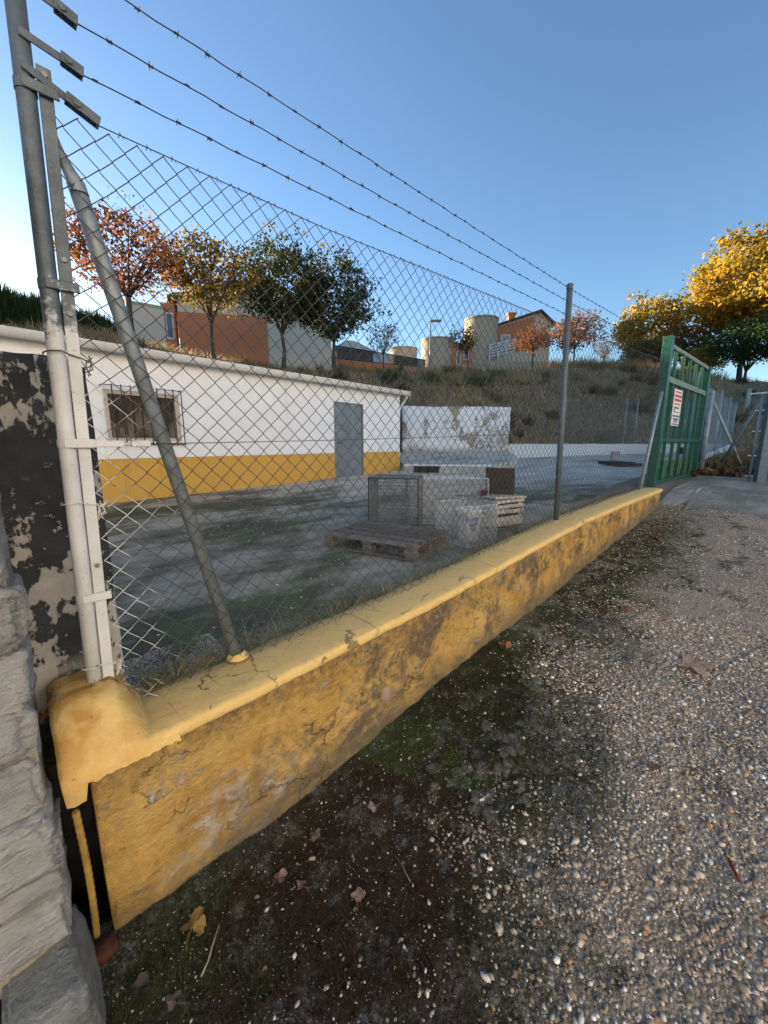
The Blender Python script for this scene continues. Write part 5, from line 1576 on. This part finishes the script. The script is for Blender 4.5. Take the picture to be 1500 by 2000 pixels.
PEB = [((.34, .275, .20), .30), ((.45, .38, .295), .26), ((.22, .175, .13), .14), ((.54, .47, .385), .13), ((.37, .23, .15), .06), ((.76, .72, .65), .11)]
WHT = [((.62, .61, .58), .55), ((.42, .40, .37), .45)]
n = 52000
x = rng.uniform(.3, 3.4, n); y = rng.uniform(-2.1, -.0, n)
k_ = np.array([rng.random() > moss_mask(a_, b_) * .985 for a_, b_ in zip(x, y)]); x, y = x[k_], y[k_]
S = np.clip(rng.lognormal(math.log(.0046), .42, len(x)), .002, .016)
pebbles('gravel', x, y, S, pick(rng, len(x), PEB), 1)
n = 5200; x = rng.uniform(-.1, 3.0, n); y = rng.uniform(-1.0, -.01, n)
pebbles('white_grit', x, y, rng.uniform(.0008, .0021, n), pick(rng, n, WHT), 12, .004)
n = 1500; x = rng.uniform(-.1, 3.2, n); y = rng.uniform(-1.1, -.02, n)
pebbles('white_pebbles', x, y, np.clip(rng.lognormal(math.log(.0030), .45, n), .0012, .009), pick(rng, n, WHT), 2, .003)
n = 16000; x = rng.uniform(3.0, 7.0, n); y = rng.uniform(-3.0, -.05, n)
pebbles('gravel', x, y, rng.uniform(.003, .008, n), pick(rng, n, PEB), 3)
n = 700; x = rng.uniform(.25, 4.5, n); y = rng.uniform(.4, 4.5, n)
pebbles('white_pebbles', x, y, rng.uniform(.002, .009, n), pick(rng, n, WHT), 5, 0, yard_z)
n = 7000; x = rng.uniform(.2, .62, n); y = rng.uniform(.33, .85, n)
pebbles('gravel', x, y, rng.uniform(.002, .005, n), pick(rng, n, [((.42, .385, .33), .6), ((.24, .22, .185), .4)]), 6, .004, yard_z)

# broken pale crust, lichen covered, between moss and gravel
def crust_mat():
    n_ = N('lichen_crust')
    f = n_.noise(30, 7, .7); g = n_.noise(210, 4, .65)
    c = n_.mix(n_.ramp(f, .35, .68), (.09, .085, .066), (.24, .225, .19))
    c = n_.mix(n_.ramp(g, .54, .64), c, (.46, .44, .40))
    c = n_.mix(n_.ramp(n_.noise(5, 4, .6), .56, .66, 0, .6), c, (.20, .20, .07))
    return n_.fin(c, .95, n_.bump(n_.math('ADD', f, g), .012))
cq = MB(); random.seed(44)
cnt = 0
while cnt < 260:
    x_ = random.gauss(1.75, .45); y_ = random.gauss(-.56, .17)
    if cnt > 215: x_ = random.uniform(.3, 3.2); y_ = random.uniform(-.9, -.05)
    if y_ > -.04 or math.hypot(x_ - .6, y_ + .42) < .34: continue
    m_ = moss_mask(x_, y_)
    if noise.fractal(Vector((x_ * 2.1, y_ * 2.1, 4.)), 1, 2, 3) < -.12 or m_ < .12: continue
    w_ = random.uniform(.007, .030); hgt = random.uniform(.002, .005); z_ = street_rel(x_, y_); b_ = len(cq.v); sd_ = random.random() * 50
    for (rr_, hh_) in ((1.15, -.006), (1.0, hgt * .6), (.7, hgt), (.3, hgt * 1.1)):
        for k in range(11):
            th = 2 * math.pi * k / 11; q_ = w_ * rr_ * (1 + .75 * noise.noise(Vector((math.cos(th) * 2.1 + sd_, math.sin(th) * 2.1, 0))) + .3 * noise.noise(Vector((math.cos(th) * 6 + sd_, math.sin(th) * 6, 3))))
            cq.v.append((x_ + q_ * math.cos(th) * 1.15, y_ + q_ * math.sin(th), z_ + hh_ + .002 * noise.noise(Vector((th * 2, rr_ * 4, sd_)))))
    for j in range(3):
        for k in range(11): cq.f.append((b_ + j * 11 + k, b_ + j * 11 + (k + 1) % 11, b_ + (j + 1) * 11 + (k + 1) % 11, b_ + (j + 1) * 11 + k))
    cq.f.append(tuple(b_ + 33 + k for k in range(11)))
    cnt += 1
tag(stuff(link('broken_crust', cq, crust_mat(), None, True)), 'broken pale grey crust lying between the moss and the gravel', 'crust')
# tall tufts and scrub on the bank
P, Cc = [], []
random.seed(71)
for k in range(170):
    a_ = random.uniform(4 * K, 14.5 * K); t_ = random.uniform(.05, .97); i = int(a_)
    p = bank_pt(i, t_); r_ = random.uniform(.12, .42); nb_ = int(170 * r_ / .25)
    base_ = random.choice([(.42, .33, .20), (.30, .24, .16), (.10, .085, .06), (.09, .12, .05), (.07, .06, .045)])
    for j in range(nb_):
        an = random.uniform(0, 6.28); q_ = r_ * math.sqrt(random.random())
        P.append((p[0] + q_ * math.cos(an), p[1] + q_ * math.sin(an), p[2] - .05 + .2 * (1 - q_ / r_)))
        s_ = random.uniform(.6, 1.35); Cc.append((base_[0] * s_, base_[1] * s_, base_[2] * s_))
tag(blades('scrub_tufts', np.array(P), .2, .55, .012, np.array(Cc), 33, .45), 'darker scrub and taller straw tufts scattered on the earth bank', 'scrub')

# ------------------------------------------------------------------ fallen leaves and twigs, each a thing
def fallen(label, x, y, size, rz, col, seed, curl=.25, lobes=5):
    random.seed(seed); q = MB(); m = Matrix.Rotation(rz, 3, 'Z') @ Matrix.Rotation(random.uniform(-.2, .2), 3, 'X')
    z = street_rel(x, y) + .012
    K_ = 40; ring = []
    for r_ in (0, .5, 1.):
        for k in range(K_):
            th = 2 * math.pi * k / K_
            lob = .58 + .42 * abs(math.cos(lobes * th / 2)) ** 1.3 + .07 * math.sin(th * 17 + seed)
            if abs(th - math.pi) < .35: lob *= .75
            rr = size * .5 * r_ * lob
            px, py = rr * math.cos(th), rr * math.sin(th)
            pz = curl * size * (r_ ** 2) * (.35 * math.cos(2 * th + seed) + .25 * math.sin(3 * th) + .15)
            p = m @ Vector((px, py, pz)); q.v.append((p.x + x, p.y + y, p.z + z))
    for j in range(2):
        for k in range(K_):
            k2 = (k + 1) % K_
            q.f.append((j * K_ + k, j * K_ + k2, (j + 1) * K_ + k2, (j + 1) * K_ + k))
    st = [m @ Vector((-size * t, size * .08 * math.sin(t * 4), size * .03)) + Vector((x, y, z)) for t in (.1, .35, .6, .85)]
    q.tube(st, [.0012, .0011, .001, .0008], 4)
    e = link('fallen_leaf', q, plain('leaf_%d' % seed, col, .85, .35, 60, 0, .002, 90), None, True)
    return tag(e, label, 'leaf')
LV = [('large pale tan plane leaf lying on the open gravel', 2.715, -1.018, .21, .3, (.40, .28, .19), 1, .22, 5),
      ('orange brown curled leaf lying at the foot of the ochre wall', 2.187, -.10, .10, 1.1, (.27, .12, .06), 2, .5, 3),
      ('pale pinkish leaf lying flat on the brown moss', .627, -.448, .052, .8, (.33, .22, .165), 3, .15, 4),
      ('dull mauve brown leaf near the wall on dark moss', .632, -.178, .050, 2.0, (.16, .115, .10), 4, .2, 4),
      ('pinkish grey leaf beside a lichen patch close to the wall', .46, -.214, .048, .2, (.21, .13, .115), 5, .25, 3),
      ('small wrinkled pinkish leaf touching the lichen patch', .50, -.285, .036, 1.9, (.20, .12, .11), 6, .25, 3),
      ('small grey pink leaf on the moss away from the wall', .858, -.261, .046, 2.8, (.27, .20, .18), 7, .3, 4),
      ('yellow ochre pointed leaf near the end of the wall', .192, -.15, .085, .9, (.30, .20, .06), 8, .35, 3),
      ('reddish leaf half buried in the gravel', 1.788, -1.034, .055, .4, (.17, .09, .075), 9, .2, 4),
      ('rusty brown leaf on gravel near the middle of the wall', 3.243, -.523, .10, 1.4, (.19, .10, .065), 10, .3, 3),
      ('dark brown leaf beside the foundation stone', .025, -.20, .06, .5, (.055, .042, .036), 11, .3, 3),
      ('small grey brown leaf next to the stick by the wall end', .09, -.29, .045, 2.2, (.12, .10, .08), 12, .3, 3),
      ('brown leaf lying near the edge of the concrete apron', 5.15, -.32, .16, 2.6, (.17, .10, .07), 13, .3, 4)]
for q_ in LV: fallen(*q_)
def stick(label, a, b, r, col, seed):
    q = MB(); a, b = Vector(a), Vector(b); random.seed(seed)
    pts = [a.lerp(b, t) + Vector((random.uniform(-1, 1), random.uniform(-1, 1), .3)) * .003 for t in (0, .3, .6, 1)]
    q.tube(pts, [r, r * 1.1, r * .9, r * .7], 6); tag(link('twig', q, plain('twig_%d' % seed, col, .9, .3, 50), None, True), label, 'twig')
stick('straight pale dry stick lying beside the yellow ochre leaf', (.165, -.30, -.018), (.245, -.215, -.012), .0028, (.30, .27, .21), 1)
stick('dark red twig lying on the open gravel', (1.50, -1.335, .095), (1.56, -1.30, .102), .006, (.22, .04, .03), 2)
stick('thin straw stalk on the brown moss', (.78, -.55, -.012), (.80, -.46, -.006), .0012, (.30, .26, .18), 3)

# ------------------------------------------------------------------ words for what nobody could count
WORDS = {'dry_grass': ('dry straw and brown grass covering the earth bank', 'grass'),
         'golden_grass': ('tall golden grass along the crest of the bank', 'grass'),
         'moss': ('brown and green moss along the foot of the ochre wall', 'moss'),
         'leaf_litter': ('drift of brown fallen leaves beside the green gate', 'leaves')}
for o in list(COL.objects):
    if o.parent is None and o.get('kind') == 'stuff' and 'label' not in o:
        b = o.name.split('.')[0]
        if b in WORDS: tag(o, *WORDS[b])
        elif o.data.vertices[0].co.y > .25 and b != 'weeds':
            tag(o, 'pale grit scattered over the yard behind the fence' if b == 'gravel' else 'white crumbs scattered on the mossy yard floor', 'gravel')
        elif b == 'weeds':
            tag(o, 'dry brown weeds growing behind the gate' if o.data.vertices[0].co.x > 9 else 'thin dry grass fringe along the back of the ochre cap', 'weeds')
        elif b == 'white_pebbles': tag(o, 'white pebbles dotted over the dark moss', 'pebbles')
        elif b == 'white_grit': tag(o, 'fine white grit sprinkled over the dark moss', 'grit')
        else: tag(o, 'loose brown and grey gravel of the street' if o.data.vertices[0].co.x < 3 else 'fine gravel between the street and the concrete apron', 'gravel')
